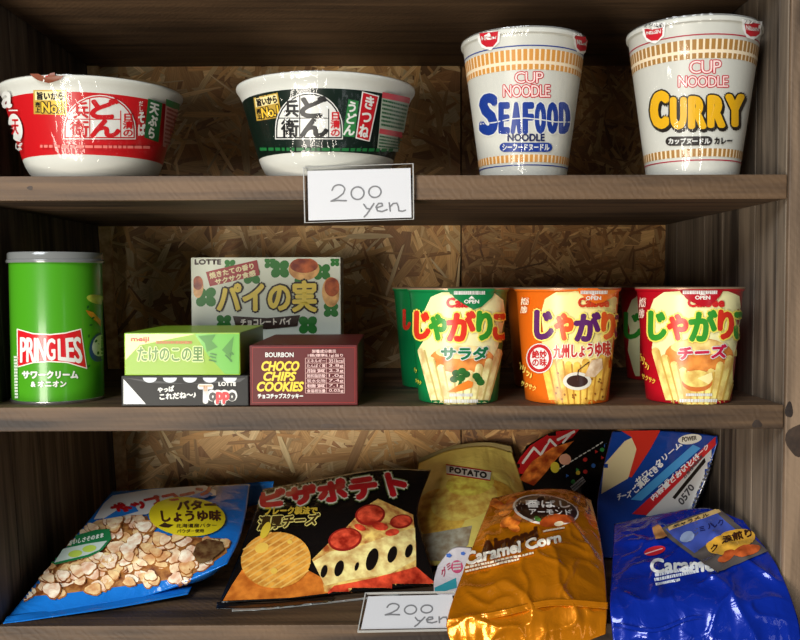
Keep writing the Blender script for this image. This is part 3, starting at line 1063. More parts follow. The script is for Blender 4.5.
# orange, soy sauce flavour
t = stick_cup('orange potato stick cup with purple lettering, standing in front', 514, 621, JO, rr=0.0389)
deco(t, 'cream_field', sh_poly([(541, 314), (545, 299), (556, 292), (575, 291), (607, 292), (617, 298), (618, 315), (613, 340), (607, 365), (602, 404), (552, 404), (546, 378), (540, 350), (544, 336)]), M((244, 226, 150), 0.32))
sticks(t, fan(577, 352, 404, 366, 34, 23, 9, 7.6), 7, (236, 190, 84), (196, 140, 48))
deco(t, 'seasoning_specks', sum([sh_ell(random.uniform(556, 603), random.uniform(372, 400), 1.3, 1.0, random.uniform(0, 90), 8) for i in range(26)], []), M((150, 92, 34), 0.3))
deco(t, 'sauce_dish', sh_ell(577, 381, 14, 9), M((222, 216, 200), 0.25))
deco(t, 'soy_sauce', sh_ell(577, 381, 10.5, 6), M((62, 40, 34), 0.2))
deco(t, 'ginger_picture', sh_poly([(584, 376), (591, 360), (601, 358), (602, 368), (594, 377)]), M((226, 206, 176), 0.3, kind='chip'))
deco(t, 'sauce_drip', sh_line([(577, 380), (578, 370), (588, 362)], 1.0), M((70, 40, 30), 0.3))
q = ((554, 345.5), (609, 341), (609, 355.5), (554, 358))
deco(t, 'flavour_outline', sh_text('九州しょうゆ味', q, 1.4), M((250, 240, 214), 0.3))
deco(t, 'flavour_lettering', sh_text('九州しょうゆ味', q, 0.5), M((196, 44, 44), 0.3))
deco(t, 'seal_rim', sh_ell(540.5, 358, 13, 15), WHITE)
deco(t, 'seal_ring', sh_ell(540.5, 358, 12, 14), M((190, 38, 40), 0.3))
deco(t, 'seal_face', sh_ell(540.5, 358, 9, 10.8), WHITE)
deco(t, 'seal_lettering', sh_text('絶妙\nの味', (533.5, 350, 547.5, 366), 0.3, line=.95), M((190, 38, 40), 0.3))
deco(t, 'maker_lettering', sh_text('Calbee', (578, 298, 607, 306.5), 0.6), M((200, 60, 30), 0.3))
PU, OG = (92, 36, 96), (220, 84, 30)
kana(t, [('じ', (537, 311, 553, 338), PU), ('ゃ', (556, 314, 572, 339), OG), ('が', (575, 313, 598, 340), PU), ('り', (601, 313, 612, 338), OG), ('こ', (614, 316, 618, 338), PU)], 1.7, 3.0, (250, 226, 110))
deco(t, 'side_lettering', sh_text('カリッ♪', ((521, 361), (534, 372), (533, 379), (520, 368)), .2) + sh_text('サクサク', ((524, 380), (538, 386), (537, 391), (523, 385)), .1), M((250, 226, 110), 0.3))
deco(t, 'slogan_lettering', sh_text('食べだしたら\nきりがない', ((524, 297), (531, 297), (529, 313), (522, 313)), .1), M((250, 236, 206), 0.3))
tab(t, [(577, 289.6), (616, 289.6), (612, 296), (601, 302), (594, 303.5), (585, 299)], '', 580, 606, 290, (226, 106, 26), 592, 296)

stick_cup('orange potato stick cup barely showing behind the soy sauce one', 505, 595, JO)

# red, cheese flavour
t = stick_cup('red potato stick cup with cheese picture, standing in front at the right', 635, 745, JR, rr=0.0386)
deco(t, 'cream_field', sh_poly([(650, 310), (654, 299), (664, 292), (690, 290), (728, 291), (739, 296), (741, 312), (737, 340), (732, 368), (724, 404), (672, 404), (660, 375), (652, 348), (655, 330)]), CREAM)
deco(t, 'potato_picture', sh_ell(699, 355, 34, 17, 0, 24), M((216, 136, 62), 0.3, kind='chip'))
deco(t, 'potato_flesh', sh_ell(699, 347, 28, 8, 0, 24), M((238, 204, 128), 0.3, kind='chip'))
sticks(t, fan(697, 350, 404, 380, 41, 26, 10, 7.6), 7, (240, 214, 128), (206, 166, 76))
deco(t, 'cheese_rind', sh_ell(697, 382, 15, 9.5), M((206, 112, 50), 0.3))
deco(t, 'cheese_picture', sh_ell(697, 378.5, 15, 8.5), M((240, 214, 120), 0.3, kind='chip'))
deco(t, 'cheese_cut', sh_poly([(697, 378), (711, 372), (712, 379), (708, 384)]), M((250, 232, 160), 0.3))
q = ((679, 347), (725, 344.5), (725, 357), (679, 359))
deco(t, 'flavour_outline', sh_text('チーズ', q, 1.7), WHITE)
deco(t, 'flavour_lettering', sh_text('チーズ', q, 0.8), M((196, 30, 70), 0.3))
deco(t, 'maker_lettering', sh_text('Calbee', (688, 298, 723, 306.5), 0.6), M((206, 40, 40), 0.3))
kana(t, [('じ', (651, 312, 666, 339), GL), ('ゃ', (669, 315, 687, 339), RL), ('が', (690, 311, 715, 340), GL), ('り', (718, 311, 731, 338), RL), ('こ', (733.5, 313, 740, 338), GL)], 1.7, 3.2, (246, 226, 96))
deco(t, 'small_print', tilt_rows((686, 393), (711, 393), (711, 396), (686, 396), 1, .1) + tilt_rows((680, 398.5), (716, 398.5), (716, 402), (680, 402), 1, .1), WHITE)
deco(t, 'side_lettering', sh_text('カリッ♪', ((642, 352), (651, 364), (650, 371), (641, 360)), .2) + sh_text('サクサク', ((644, 373), (657, 379), (656, 384), (644, 378)), .1), M((250, 214, 80), 0.3))
deco(t, 'slogan_lettering', sh_text('食べだしたら\nきりがない', ((642, 297), (648, 297), (646, 318), (640, 318)), .1), M((250, 226, 206), 0.3))
tab(t, [(680, 289.6), (722, 289.6), (718, 297), (710, 304), (703, 306.5), (694, 303), (686, 298)], '', 683, 717, 290, (178, 18, 32), 702, 295.5)
t = stick_cup('red potato stick cup peeking out behind the cheese flavour one', 618.5, 705, JR)
deco(t, 'cream_field', sh_poly([(632, 300), (640, 294), (640, 385), (634, 372), (628, 350), (630, 330), (626, 315)]), CREAM)
deco(t, 'title_letter', sh_text('じ', (625, 313, 641, 338), 1.2), M(GL, 0.3))


# ================================================================= boxes
def carton(name, label, cat, x0, y0, x1, y1, yf, depth, mat, side=None, zbase=None, bottom=None):
    a, b = at_y(x0, y1, yf), at_y(x1, y0, yf)
    lo = Vector((a.x, yf, zbase if zbase is not None else a.z))
    hi = Vector((b.x, yf + depth, b.z))
    t = thing(name, label, cat, ((lo.x + hi.x) / 2, yf + depth / 2, lo.z))
    body = box('carton', lo, hi, mat, t, 0.0007)
    surface(t, body)
    # glued end flap: a thin sheet edge along the front face
    box('flap_edge', (lo.x + 0.0008, yf - 0.00012, hi.z - 0.0014), (hi.x - 0.0008, yf + 0.0002, hi.z - 0.0009), side or mat, t, 0)
    return t, lo, hi


t, lo, hi = carton('biscuit_box', 'black and silver chocolate stick box lying flat at the bottom of its stack', 'snack box', 121.5, 375.5, 248.5, 406, 0.002, 0.115, M((22, 21, 20), 0.5, 0.0, 0.0), zbase=0.0003)
toppo_top = hi.z
deco(t, 'white_corner', sh_poly([(123.6, 379), (146, 404), (123.6, 404)]), M((214, 216, 212), 0.3), None)
deco(t, 'grey_wedge', sh_poly([(124, 377.6), (246, 377.6), (240, 382), (190, 384), (150, 383)]), M((74, 74, 74), 0.5), None)
deco(t, 'wave_pattern', sum([sh_ell(150 + 20 * i, 377.6, 7, 5, 0, 14, 0, 180) for i in range(5)], []), M((196, 202, 206), 0.3), None)
deco(t, 'slogan_lettering', sh_text('やっぱ', ((158, 387.5), (174, 385.5), (174, 391), (158, 392.5)), .35) + sh_text('これだね〜♪', ((160, 394), (196, 391), (196, 397.5), (160, 399.5)), .35), WHITE, None)
deco(t, 'logo_outline', sh_text('T', (199.5, 385.5, 212, 402), 1.6) + sh_text('oppo', (209, 391.5, 235.5, 403), 2.0), WHITE, None)
deco(t, 'logo_biscuit', sh_text('T', (199.5, 385.5, 212, 390.5), 0.7), M((206, 170, 140), 0.3), None)
deco(t, 'logo_lettering', sh_text('o', (210, 393, 216, 400), .9) + sh_text('o', (229.5, 393, 235, 400), .9), M((40, 36, 36), 0.3), None)
deco(t, 'logo_red_letters', sh_text('p', (217, 392.5, 222.5, 403), .9) + sh_text('p', (223.5, 392.5, 229, 403), .9), M((200, 30, 40), 0.3), None)
deco(t, 'maker_lettering', sh_text('LOTTE', (219, 382, 236, 385.6), .3), WHITE, None)

t, lo, hi = carton('biscuit_box', 'pale green chocolate biscuit box stacked on the black and silver box', 'snack box', 124.5, 332.5, 240, 375, 0.003, 0.11, M((134, 172, 38), 0.4, 0.0, 0.1), zbase=toppo_top + 0.0002)
deco(t, 'green_end', sh_poly([(195, 334), (239.3, 334), (239.3, 374), (225, 374), (208, 355)]), M((92, 164, 56), 0.28, 0.05, 0.3), None)
deco(t, 'pale_corner', sh_poly([(125.5, 334), (195, 334), (140, 345), (125.5, 360)]), M((206, 222, 110), 0.28, 0.05, 0.3), None)
deco(t, 'bamboo_picture', sh_poly([(198, 336), (216, 334.5), (212, 341), (218, 347), (207, 352), (205, 343)]) + sh_poly([(222, 350), (234, 336), (231, 358)]), M((62, 128, 40), 0.3), None)
deco(t, 'maker_lettering', sh_text('meiji', (131.5, 337, 149, 342.6), .45), M((196, 52, 40), 0.3), None)
deco(t, 'slogan_print', tilt_rows((156, 341), (192, 341), (192, 344), (156, 344), 1, .1), M((190, 120, 60), 0.3), None)
deco(t, 'title_outline', sh_text('たけのこの里', (138, 347, 203, 361), 1.3), M((214, 228, 150), 0.28), None)
deco(t, 'title_lettering', sh_text('たけのこの里', (138, 347, 203, 361), .45), M((84, 124, 52), 0.3), None)
deco(t, 'leaf_marks', sh_text('ミ', (209, 353, 217, 362), .2) + sh_text('ヾ', (225, 352, 234, 362), .2), M((52, 112, 40), 0.3), None)

t, lo, hi = carton('biscuit_box', 'maroon chocolate chip cookie box with yellow lettering', 'snack box', 250, 345, 357.5, 405, 0.003, 0.135, M((88, 15, 17), 0.5, 0, 0.0), zbase=0.0003)
YEL = M((236, 206, 66), 0.3)
deco(t, 'edge_rule', sh_line([(252.5, 347.5), (355, 347.5), (355, 402.5), (252.5, 402.5)], 0.6, True), M((150, 44, 40), 0.3), None)
deco(t, 'maker_lettering', sh_text('BOURBON', (265.5, 352.5, 293.5, 357), .15), WHITE, None)
deco(t, 'title_lettering', sh_text('CHOCO', (262, 361.5, 299, 370.5), .5, 1.0, 1, .25) + sh_text('CHIPS', (264, 372, 296, 380.5), .5, 1.0, 1, .25) + sh_text('COOKIES', (257.5, 382, 303.5, 391), .5, 1.0, 1, .25), YEL, None)
deco(t, 'flavour_lettering', sh_text('チョコチップスクッキー', (258, 393.6, 303, 398.3), .3), WHITE, None)
tb = []
for i in range(8):
    tb += sh_line([(305.5, 358 + i * 5.0), (344.5, 358 + i * 5.0)], .5)
tb += sh_line([(305.5, 358), (305.5, 393)], .5) + sh_line([(344.5, 358), (344.5, 393)], .5) + sh_line([(326.5, 358), (326.5, 393)], .4)
deco(t, 'nutrition_table', tb, M((214, 170, 164), 0.35), None)
nt_ = sh_text('栄養成分表示', (312, 349.5, 336, 353), .1) + sh_text('1袋(標準8.1g)当り', (308, 353.8, 343, 357.2), .1)
for i, (a, b) in enumerate((('エネルギー', '351kcal'), ('たんぱく質', '3.8g'), ('脂質', '2.3g'), ('飽和脂肪酸', '1.0g'), ('炭水化物', '7.4g'), ('糖質', '7.1g'), ('食塩相当量', '0.05g'))):
    nt_ += sh_text(a, (307, 359 + i * 5, 325.5, 362.4 + i * 5), .08) + sh_text(b, (329, 359 + i * 5, 343.5, 362.4 + i * 5), .08)
deco(t, 'nutrition_print', nt_, M((226, 190, 184), 0.35), None)

t, lo, hi = carton('biscuit_box', 'white and green chocolate pie box standing upright behind the other boxes', 'snack box', 192, 257, 340.5, 360, 0.16, 0.042, M((228, 234, 218), 0.4, 0, 0.0), zbase=0.0003)
PG = M((36, 124, 40), 0.4)


def clover(x, y, s):
    out = []
    for i in range(4):
        a = math.radians(45 + 90 * i)
        out += sh_ell(x + s * .6 * math.cos(a), y + s * .55 * math.sin(a), s * .52, s * .46, 45 + 90 * i, 12)
    return out


CL = (193.5, 258.6, 339.2, 345)
decos(t, 'clover_print', [clover(*a) for a in ((280, 269, 10), (252, 276, 9), (322, 272, 9), (206, 297, 11), (308, 325, 10), (224, 322, 8), (270, 263, 6), (331, 310, 8), (300, 283, 6), (230, 265, 6), (335, 262, 5))], PG, grid=None, clip=CL)
decos(t, 'pie_picture', [sh_ell(304, 269, 15.5, 11.5), sh_ell(331, 292, 9, 15), sh_ell(198, 287, 5.5, 11)], M((226, 178, 112), 0.32, kind='chip'), grid=None, clip=CL)
decos(t, 'pie_crust', [sh_ell(304, 265.5, 14, 7.5), sh_ell(332, 287, 7.5, 9.5), sh_ell(198, 283, 5, 7)], M((166, 84, 40), 0.32, kind='pizza'), grid=None, clip=CL)
deco(t, 'maker_lettering', sh_text('LOTTE', (195, 259.6, 221, 264.4), .4), M((60, 44, 40), 0.32), None)
deco(t, 'red_ribbon', sh_quad((206, 272), (257, 260), (260, 275), (210, 286.5)), M((160, 30, 34), 0.32), None)
deco(t, 'ribbon_lettering', sh_text('焼きたての香り', ((209, 273), (253, 263), (254, 268.5), (210.5, 279)), .3) + sh_text('サクサク食感', ((215, 279.5), (255, 270), (256, 275.5), (216, 285)), .35), M((240, 226, 180), 0.32), None)
q = ((218, 284), (316, 281), (316, 311), (218, 312))
deco(t, 'title_outline', sh_text('パイの実', q, 3.0), M((40, 20, 10), 0.4), None)
deco(t, 'title_lettering', sh_text('パイの実', q, 1.2), M((246, 218, 92), 0.4), None)
deco(t, 'brown_ribbon', sh_poly([(233, 316), (267, 318), (300, 315), (297, 326), (267, 329), (236, 327)]), M((58, 38, 30), 0.32), None)
deco(t, 'brown_ribbon_lettering', sh_text('チョコレート パイ', ((241, 319), (291, 318), (291, 324.5), (241, 325.5)), .35), M((238, 230, 214), 0.32), None)


# ================================================================= price cards
def card(label, q, ys, sleeve_q, ysl, strokes):
    P = [at_y(x, y, yy) for (x, y), yy in zip(q, ys)]
    S = [at_y(x, y, yy) for (x, y), yy in zip(sleeve_q, ysl)]
    ctr = (P[2] + P[3]) / 2
    t = thing('price_card', label, 'price card', ctr)
    n = (P[1] - P[0]).cross(P[3] - P[0]).normalized()
    if n.y > 0:
        n = -n
    fcs = [(3, 2, 1, 0), (4, 5, 6, 7), (0, 1, 5, 4), (1, 2, 6, 5), (2, 3, 7, 6), (3, 0, 4, 7)]
    c = part('paper_card', P + [p - n * 0.0004 for p in P], fcs, M((214, 214, 216), 0.6), t)
    part('clear_sleeve', [p + n * 0.0009 for p in S] + [p - n * 0.0008 for p in S], fcs, SLEEVE, t, label='clear plastic sleeve')
    ev, ef = [], []
    cs = sum(S, Vector()) / 4
    for k in range(4):
        a, b = S[k], S[(k + 1) % 4]
        b0 = len(ev)
        for h_ in (0.0011, -0.0009):
            ev += [a + n * h_, b + n * h_, b + (cs - b).normalized() * 0.0008 + n * h_, a + (cs - a).normalized() * 0.0008 + n * h_]
        ef += [tuple(b0 + i for i in f) for f in fcs]
    part('sleeve_edge', ev, ef, M((176, 175, 170), 0.25), t, label='welded edge of the plastic sleeve')
    surface(t, c)
    deco(t, 'handwriting', sum([sh_line(s, 1.5) for s in strokes], []), M((124, 124, 126), 0.6), None)
    return t


def arc(cx, cy, rx, ry, a0, a1, n=14):
    return [(cx + rx * math.cos(math.radians(a0 + (a1 - a0) * i / n)), cy + ry * math.sin(math.radians(a0 + (a1 - a0) * i / n))) for i in range(n + 1)]


def hand(tr):
    s = []
    s.append([(0, 6)] + arc(6.5, 5.5, 6, 5, 190, 360) + [(11, 9.5), (5.5, 14), (-1, 17.2), (5, 16.6), (14, 17)])
    s.append(arc(25, 9.5, 6.3, 6.5, -70, 292, 22))
    s.append(arc(42, 8.5, 6, 5.8, -80, 285, 22))
    s.append([(31, 21), (34, 25.5), (37.5, 26)])
    s.append([(41, 20.5), (37.5, 26), (34, 31.5), (31.5, 34)])
    s.append([(43.5, 25), (49.5, 23), (49, 20.5), (45.5, 20.5), (43, 24), (44.5, 28), (49, 29), (54, 27)])
    s.append([(56, 20), (57, 28.5)])
    s.append([(56.5, 24.5), (60, 20.8), (63.5, 20.5), (65, 24.5), (65.5, 28.5), (69, 29), (72, 28)])
    return [[tr(a, b) for (a, b) in st] for st in s]


card('white card reading 200 yen in a clear sleeve on the upper shelf edge', [(307.5, 171), (410.5, 168), (411.5, 217.5), (308.5, 220.5)], [-0.0035] * 4,
     [(303, 167.5), (413.5, 163.5), (414, 219.5), (304.5, 223)], [-0.0035] * 4, hand(lambda a, b: (332 + a * 1.02, 184.5 + b * 0.97 - a * 0.02)))
card('white card reading 200 yen lying on the bottom shelf edge', [(368, 596.5), (452, 594.5), (458, 627.5), (361, 629)], [0.022, 0.022, -0.004, -0.004],
     [(365, 593.5), (455, 592), (461, 630), (357.5, 632)], [0.0240, 0.0240, -0.006, -0.006], hand(lambda a, b: (387.5 + a * 0.95 - b * .08, 603.5 + b * 0.68)))


# ================================================================= snack bags
def cr(p0, p1, p2, p3, t):
    return 0.5 * ((2 * p1) + (p2 - p0) * t + (2 * p0 - 5 * p1 + 4 * p2 - p3) * t * t + (3 * p1 - p0 - 3 * p2 + p3) * t * t * t)


def spline(pts, t):
    n = len(pts) - 1
    x = min(max(t * n, 0), n - 1e-6)
    i = int(x)
    f = x - i
    a = pts[i - 1] if i > 0 else pts[0] * 2 - pts[1]
    d = pts[i + 2] if i + 2 <= n else pts[n] * 2 - pts[n - 1]
    return cr(a, pts[i], pts[i + 1], d, f)


def bag(name, label, rowsp, thick, mat, wr=0.0012, seed=0.0, nu=72, nv=72, gather=0.0016, crease=0.0, cat='snack bag', pleats=9):
    """filled packet: visible sheet through control points (photo x, photo y, depth), bottom row first, then the far sheet"""
    C = [[at_y(*p) for p in rw] for rw in rowsp]
    G = []
    for j in range(nv + 1):
        v = j / nv
        G.append([None] * (nu + 1))
        for i in range(nu + 1):
            u = i / nu
            G[j][i] = spline([spline(rw, u) for rw in C], v)
    Nn = [[None] * (nu + 1) for _ in range(nv + 1)]
    for j in range(nv + 1):
        for i in range(nu + 1):
            du = G[j][min(i + 1, nu)] - G[j][max(i - 1, 0)]
            dv = G[min(j + 1, nv)][i] - G[max(j - 1, 0)][i]
            n = du.cross(dv).normalized()
            if n.dot(CAM - G[j][i]) < 0:
                n = -n
            Nn[j][i] = n
    ctr = sum((p for rw in G for p in rw), Vector()) / ((nu + 1) * (nv + 1))
    front, back = [], []
    for j in range(nv + 1):
        v = j / nv
        for i in range(nu + 1):
            u = i / nu
            p = G[j][i]
            n = Nn[j][i]
            env = min(1, 8 * min(u, 1 - u)) * min(1, 8 * min(v, 1 - v))
            q = p * 26
            d = wr * (noise.noise(q + Vector((seed, 0, 0))) + 0.5 * noise.noise(q * 2.3 + Vector((0, seed, 0))))
            if crease:
                a = noise.noise(q * 0.9 + Vector((seed, 5, 1)))
                b = noise.noise(q * 1.7 + Vector((2, seed, 3)))
                d += crease * ((1 - abs(a) * 2.2) ** 3 * 0.7 + (1 - abs(b) * 2.2) ** 3 * 0.4) * (1 if abs(a) < 0.45 else 0.3)
            ends = math.exp(-v / 0.13) + math.exp(-(1 - v) / 0.13)
            d += gather * ends * (noise.noise(Vector((u * pleats, seed, v * 1.2))) + 0.6 * noise.noise(Vector((u * pleats * 2.6, seed + 9, v * 1.5))))
            sides = math.exp(-u / 0.07) + math.exp(-(1 - u) / 0.07)
            d += gather * 0.6 * sides * noise.noise(Vector((v * pleats, seed + 4, u)))
            f = p + n * d * env
            pill = ((1 - abs(2 * u - 1) ** 3.0) * (1 - abs(2 * v - 1) ** 3.0))
            down = Vector((n.x * 0.6, n.y, n.z)).normalized()
            bk = p - down * (thick * pill) - n * (0.0003 if 0 < i < nu and 0 < j < nv else 0)
            for o in (f, bk):
                if o.y > -0.0015 and o.z < Z3 + 0.0012:
                    if o.z > Z3 - 0.006 or p.y > 0.004:
                        o.z = Z3 + 0.0012
                if o.z < Z3 + 0.0006 and o.y > -0.0022:
                    o.y = -0.0022
                o.y = min(o.y, D - 0.004)
                o.x = min(o.x, XR - 0.0016) if o.y > -0.0015 else o.x
                o.x = max(o.x, XL(o.z) + 0.002)
            if bk.z > f.z and n.z > 0.3:
                bk.z = f.z - 0.0002
            front.append(f)
            back.append(bk)
    W = nu + 1
    vs = list(front)
    bi = {}
    for j in range(nv + 1):
        for i in range(W):
            if i in (0, nu) or j in (0, nv):
                bi[(j, i)] = j * W + i
            else:
                bi[(j, i)] = len(vs)
                vs.append(back[j * W + i])
    fs = []
    for j in range(nv):
        for i in range(nu):
            fs.append((j * W + i, j * W + i + 1, (j + 1) * W + i + 1, (j + 1) * W + i))
            fs.append((bi[(j + 1, i)], bi[(j + 1, i + 1)], bi[(j, i + 1)], bi[(j, i)]))
    zmin = min(v.z for v in vs)
    t = thing(name, label, cat, (ctr.x, ctr.y, zmin))
    b = part('packet', vs, fs, mat, t, True)
    surface(t, b)
    return t


def seam(root, name, lo_row, hi_row, mat, ridges=26, amp=0.0004):
    """flat crimped strip of a packet between two rows of control points"""
    A, B = [at_y(*p) for p in lo_row], [at_y(*p) for p in hi_row]
    vs, fs = [], []
    nu, nv = 90, 6
    for j in range(nv + 1):
        for i in range(nu + 1):
            a, b = spline(A, i / nu), spline(B, i / nu)
            p = a.lerp(b, j / nv)
            p = p + (CAM - p).normalized() * (amp * math.sin(j / nv * math.pi * 5) + 0.0006 * noise.noise(Vector((i * .13, j * .1, root.location.x * 40))))
            if p.y > -0.0015:
                p.z = max(p.z, Z3 + 0.0008)
            vs.append(p)
    W = nu + 1
    for j in range(nv):
        for i in range(nu):
            fs.append((j * W + i, j * W + i + 1, (j + 1) * W + i + 1, (j + 1) * W + i))
    o = part(name, vs, fs, mat, root, True)
    md = o.modifiers.new('thickness', 'SOLIDIFY')
    md.thickness = 0.0004
    md.offset = -1
    return o


def blobs(n, inside, smin, smax, seed):
    rnd = random.Random(seed)
    out = []
    tries = 0
    while len(out) < n and tries < 5000:
        tries += 1
        x, y = inside(rnd)
        if x is None:
            continue
        s = rnd.uniform(smin, smax)
        k = rnd.randint(5, 7)
        ph = rnd.uniform(0, 6)
        asp = rnd.uniform(.55, .85)
        rot = rnd.uniform(-40, 30)
        c, sn = math.cos(math.radians(rot)), math.sin(math.radians(rot))
        pts = []
        for i in range(14):
            a = 2 * math.pi * i / 14
            q = s * (1 + .14 * math.sin(3 * a + ph) + .06 * math.sin(k * a))
            px, py = q * math.cos(a), q * asp * math.sin(a)
            pts.append((x + c * px - sn * py, y + sn * px + c * py))
        out.append((x, y, s, pts))
    return out


def in_poly(x, y, poly):
    ins = False
    j = len(poly) - 1
    for i in range(len(poly)):
        xi, yi = poly[i]
        xj, yj = poly[j]
        if (yi > y) != (yj > y) and x < (xj - xi) * (y - yi) / (yj - yi) + xi:
            ins = not ins
        j = i
    return ins


# ---- popcorn bag
FB = M((24, 116, 206), 0.22, 0.0, 0.5, 'foil')
t = bag('popcorn_bag', 'blue and white popcorn bag with yellow oval, at the left of the bottom shelf',
        [[(5, 621, .010), (80, 607, .030), (150, 595, .050), (227, 564, .060)],
         [(45, 572, .060), (110, 560, .065), (170, 553, .070), (239, 540, .100)],
         [(85, 525, .120), (140, 519, .120), (192, 514, .120), (246, 514, .145)],
         [(112, 491, .190), (160, 488, .190), (205, 486, .190), (250, 484, .195)]], 0.045, FB, 0.0011, 1.0)
seam(t, 'end_seam', [(3, 624, .004), (65, 615, .016), (125, 606, .032), (188, 594, .052)], [(7, 616, .013), (70, 606, .032), (130, 596, .050), (192, 586, .066)], FB)
seam(t, 'end_seam', [(216, 512, .200), (238, 508, .203), (256, 505, .206), (271, 501, .208)], [(218, 487, .206), (240, 484, .210), (258, 482, .212), (274, 481, .214)], FB)
pop = [(14, 598), (40, 570), (75, 536), (104, 520), (147, 516), (156, 535), (226, 539), (227, 553), (205, 568), (188, 577), (125, 586), (62, 594)]
deco(t, 'popcorn_field', sh_poly(pop), M((150, 104, 56), 0.3, 0, 0.3, 'crumb'))


def inpop(rnd):
    x, y = rnd.uniform(12, 228), rnd.uniform(514, 600)
    return (x, y) if in_poly(x, y, pop) else (None, None)


bb = sorted(blobs(150, inpop, 5.2, 8.8, 11), key=lambda q: q[1])
pc = [M((236, 220, 184), 0.3, 0, 0.3, 'popcorn'), M((224, 196, 142), 0.3, 0, 0.3, 'popcorn'), M((244, 234, 210), 0.3, 0, 0.3, 'popcorn')]
k0 = t['_k']
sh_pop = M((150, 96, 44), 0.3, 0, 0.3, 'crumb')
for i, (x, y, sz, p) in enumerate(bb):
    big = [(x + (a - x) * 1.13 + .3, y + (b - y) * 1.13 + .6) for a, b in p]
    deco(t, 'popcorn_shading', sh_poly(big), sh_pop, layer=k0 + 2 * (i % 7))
    deco(t, 'popcorn_piece', sh_poly(p), pc[i % 3], layer=k0 + 2 * (i % 7) + 1)
t['_k'] = k0 + 14
deco(t, 'white_band', sh_poly([(94, 521), (104, 505), (113, 497), (150, 491), (205, 487), (216, 492), (216, 497), (190, 500), (160, 508), (147, 516), (120, 518)]), M((222, 222, 220), 0.25, 0, 0.4))
decos(t, 'blue_flash', [sh_poly([(103, 521), (117, 512), (134, 506), (139, 513), (122, 518)]), sh_poly([(188, 499), (206, 492), (213, 496), (205, 500)])], M((36, 120, 206), 0.25, 0, 0.4))
deco(t, 'title_lettering', sh_text('ポップコーン', ((106, 508), (208, 487), (214, 495), (122, 514)), 1.0), M((176, 26, 32), 0.25, 0, 0.4))
deco(t, 'yellow_oval', sh_ell(187, 518.5, 38, 19.5, 4, 30), M((226, 206, 36), 0.25, 0, 0.4))
deco(t, 'flavour_lettering', sh_text('バター', ((177, 503.5), (215, 502), (215, 511), (178, 512)), .7) + sh_text('しょうゆ味', ((161, 512.5), (220, 512.5), (220, 522.5), (163, 524)), .6), M((70, 34, 24), 0.3))
deco(t, 'origin_lettering', sh_text('北海道産バター', ((176, 526), (216, 525.5), (216, 529), (176, 530)), .1) + sh_text('パウダー使用', ((177, 531.5), (203, 531), (203, 534.5), (177, 535)), .1) + sh_poly([(159, 528), (165, 524.5), (168, 526), (174, 527), (169, 530), (163, 529.5)]), M((60, 40, 24), 0.3))
deco(t, 'green_label', sh_poly([(68, 540), (96, 532), (110, 531), (112, 541), (103, 552), (90, 559), (56, 567), (51, 564)]), M((34, 118, 68), 0.25, 0, 0.4))
deco(t, 'label_picture', sh_poly([(64, 551), (88, 546), (108, 543), (100, 552), (88, 557), (55, 565)]), M((190, 206, 196), 0.25))
deco(t, 'label_crisps', sh_ell(76, 556, 7, 3.4, -10) + sh_ell(90, 551, 7, 3.4, -10), M((176, 200, 80), 0.25))
deco(t, 'label_lettering', sh_text('おいしさそのまま', ((71, 543), (104, 535.5), (104, 539.5), (69, 548)), .2), M((220, 232, 220), 0.3))
deco(t, 'clear_window', sh_poly([(196, 546), (206, 541), (222, 544), (224, 552), (210, 564), (200, 566), (192, 556)]), M((96, 74, 46), 0.15, 0, 0.6, 'crumb'))

# ---- pizza crisps
PB = M((14, 12, 12), 0.25, 0, 0.5, 'foil')
t = bag('crisp_bag', 'black pizza flavour crisp bag with pizza slice and round crisp picture', 
        [[(219, 603, .040), (290, 599, .048), (360, 591, .062), (437, 584, .078)],
         [(237, 560, .085), (300, 556, .085), (365, 550, .090), (425, 545, .105)],
         [(252, 520, .135), (305, 515, .130), (365, 508, .132), (418, 509, .145)],
         [(263, 489, .190), (320, 479, .190), (380, 469, .190), (431, 470, .190)]], 0.045, PB, 0.0012, 2.0)
seam(t, 'end_seam', [(216, 610, .031), (262, 611, .032), (305, 607, .038), (332, 603, .044)], [(217, 602, .041), (262, 603, .042), (305, 599, .049), (334, 596, .054)], M((20, 18, 18), 0.3, 0, 0.4))
seam(t, 'silver_edge', [(232, 614, .026), (270, 612, .030), (310, 607, .038), (400, 596, .058)], [(232, 610.5, .031), (270, 609, .034), (310, 604, .041), (400, 593, .060)], M((186, 190, 186), 0.3, 0.5))
deco(t, 'crisp_pile', sh_poly([(223, 601), (232, 585), (242, 570), (262, 575), (300, 566), (326, 580), (330, 593), (290, 598)]), M((208, 122, 44), 0.28, 0, 0.3, 'chip'))
deco(t, 'pizza_slice', sh_poly([(312, 560), (328, 544), (344, 530), (358, 515), (370, 504), (378, 499), (398, 508), (413, 515), (416, 545), (416, 568), (434, 584), (400, 590), (325, 595), (322, 578)]), M((226, 176, 96), 0.28, 0, 0.3, 'pizza'))
deco(t, 'melted_cheese', sh_poly([(313, 562), (330, 552), (360, 546), (400, 532), (415, 528), (416, 560), (390, 574), (350, 580), (325, 586)]), M((236, 214, 142), 0.28, 0, 0.3, 'chip'))
deco(t, 'tomato_edge', sh_poly([(324, 596), (334, 586), (356, 582), (374, 578), (398, 572), (416, 567), (435, 583), (400, 591)]), M((206, 72, 44), 0.28, 0, 0.3, 'pizza'))
deco(t, 'salami_rim', sh_ell(370, 515.5, 15, 10.5, -8) + sh_ell(345, 540, 17, 11.5, -12) + sh_ell(401, 522, 11.5, 7, -8), M((150, 34, 26), 0.28, 0, 0.3))
deco(t, 'salami_slice', sh_ell(370, 515, 13, 8.6, -8) + sh_ell(345, 539.5, 15, 9.6, -12) + sh_ell(401, 521.5, 9.8, 5.6, -8), M((206, 76, 50), 0.28, 0, 0.3, 'pizza'))
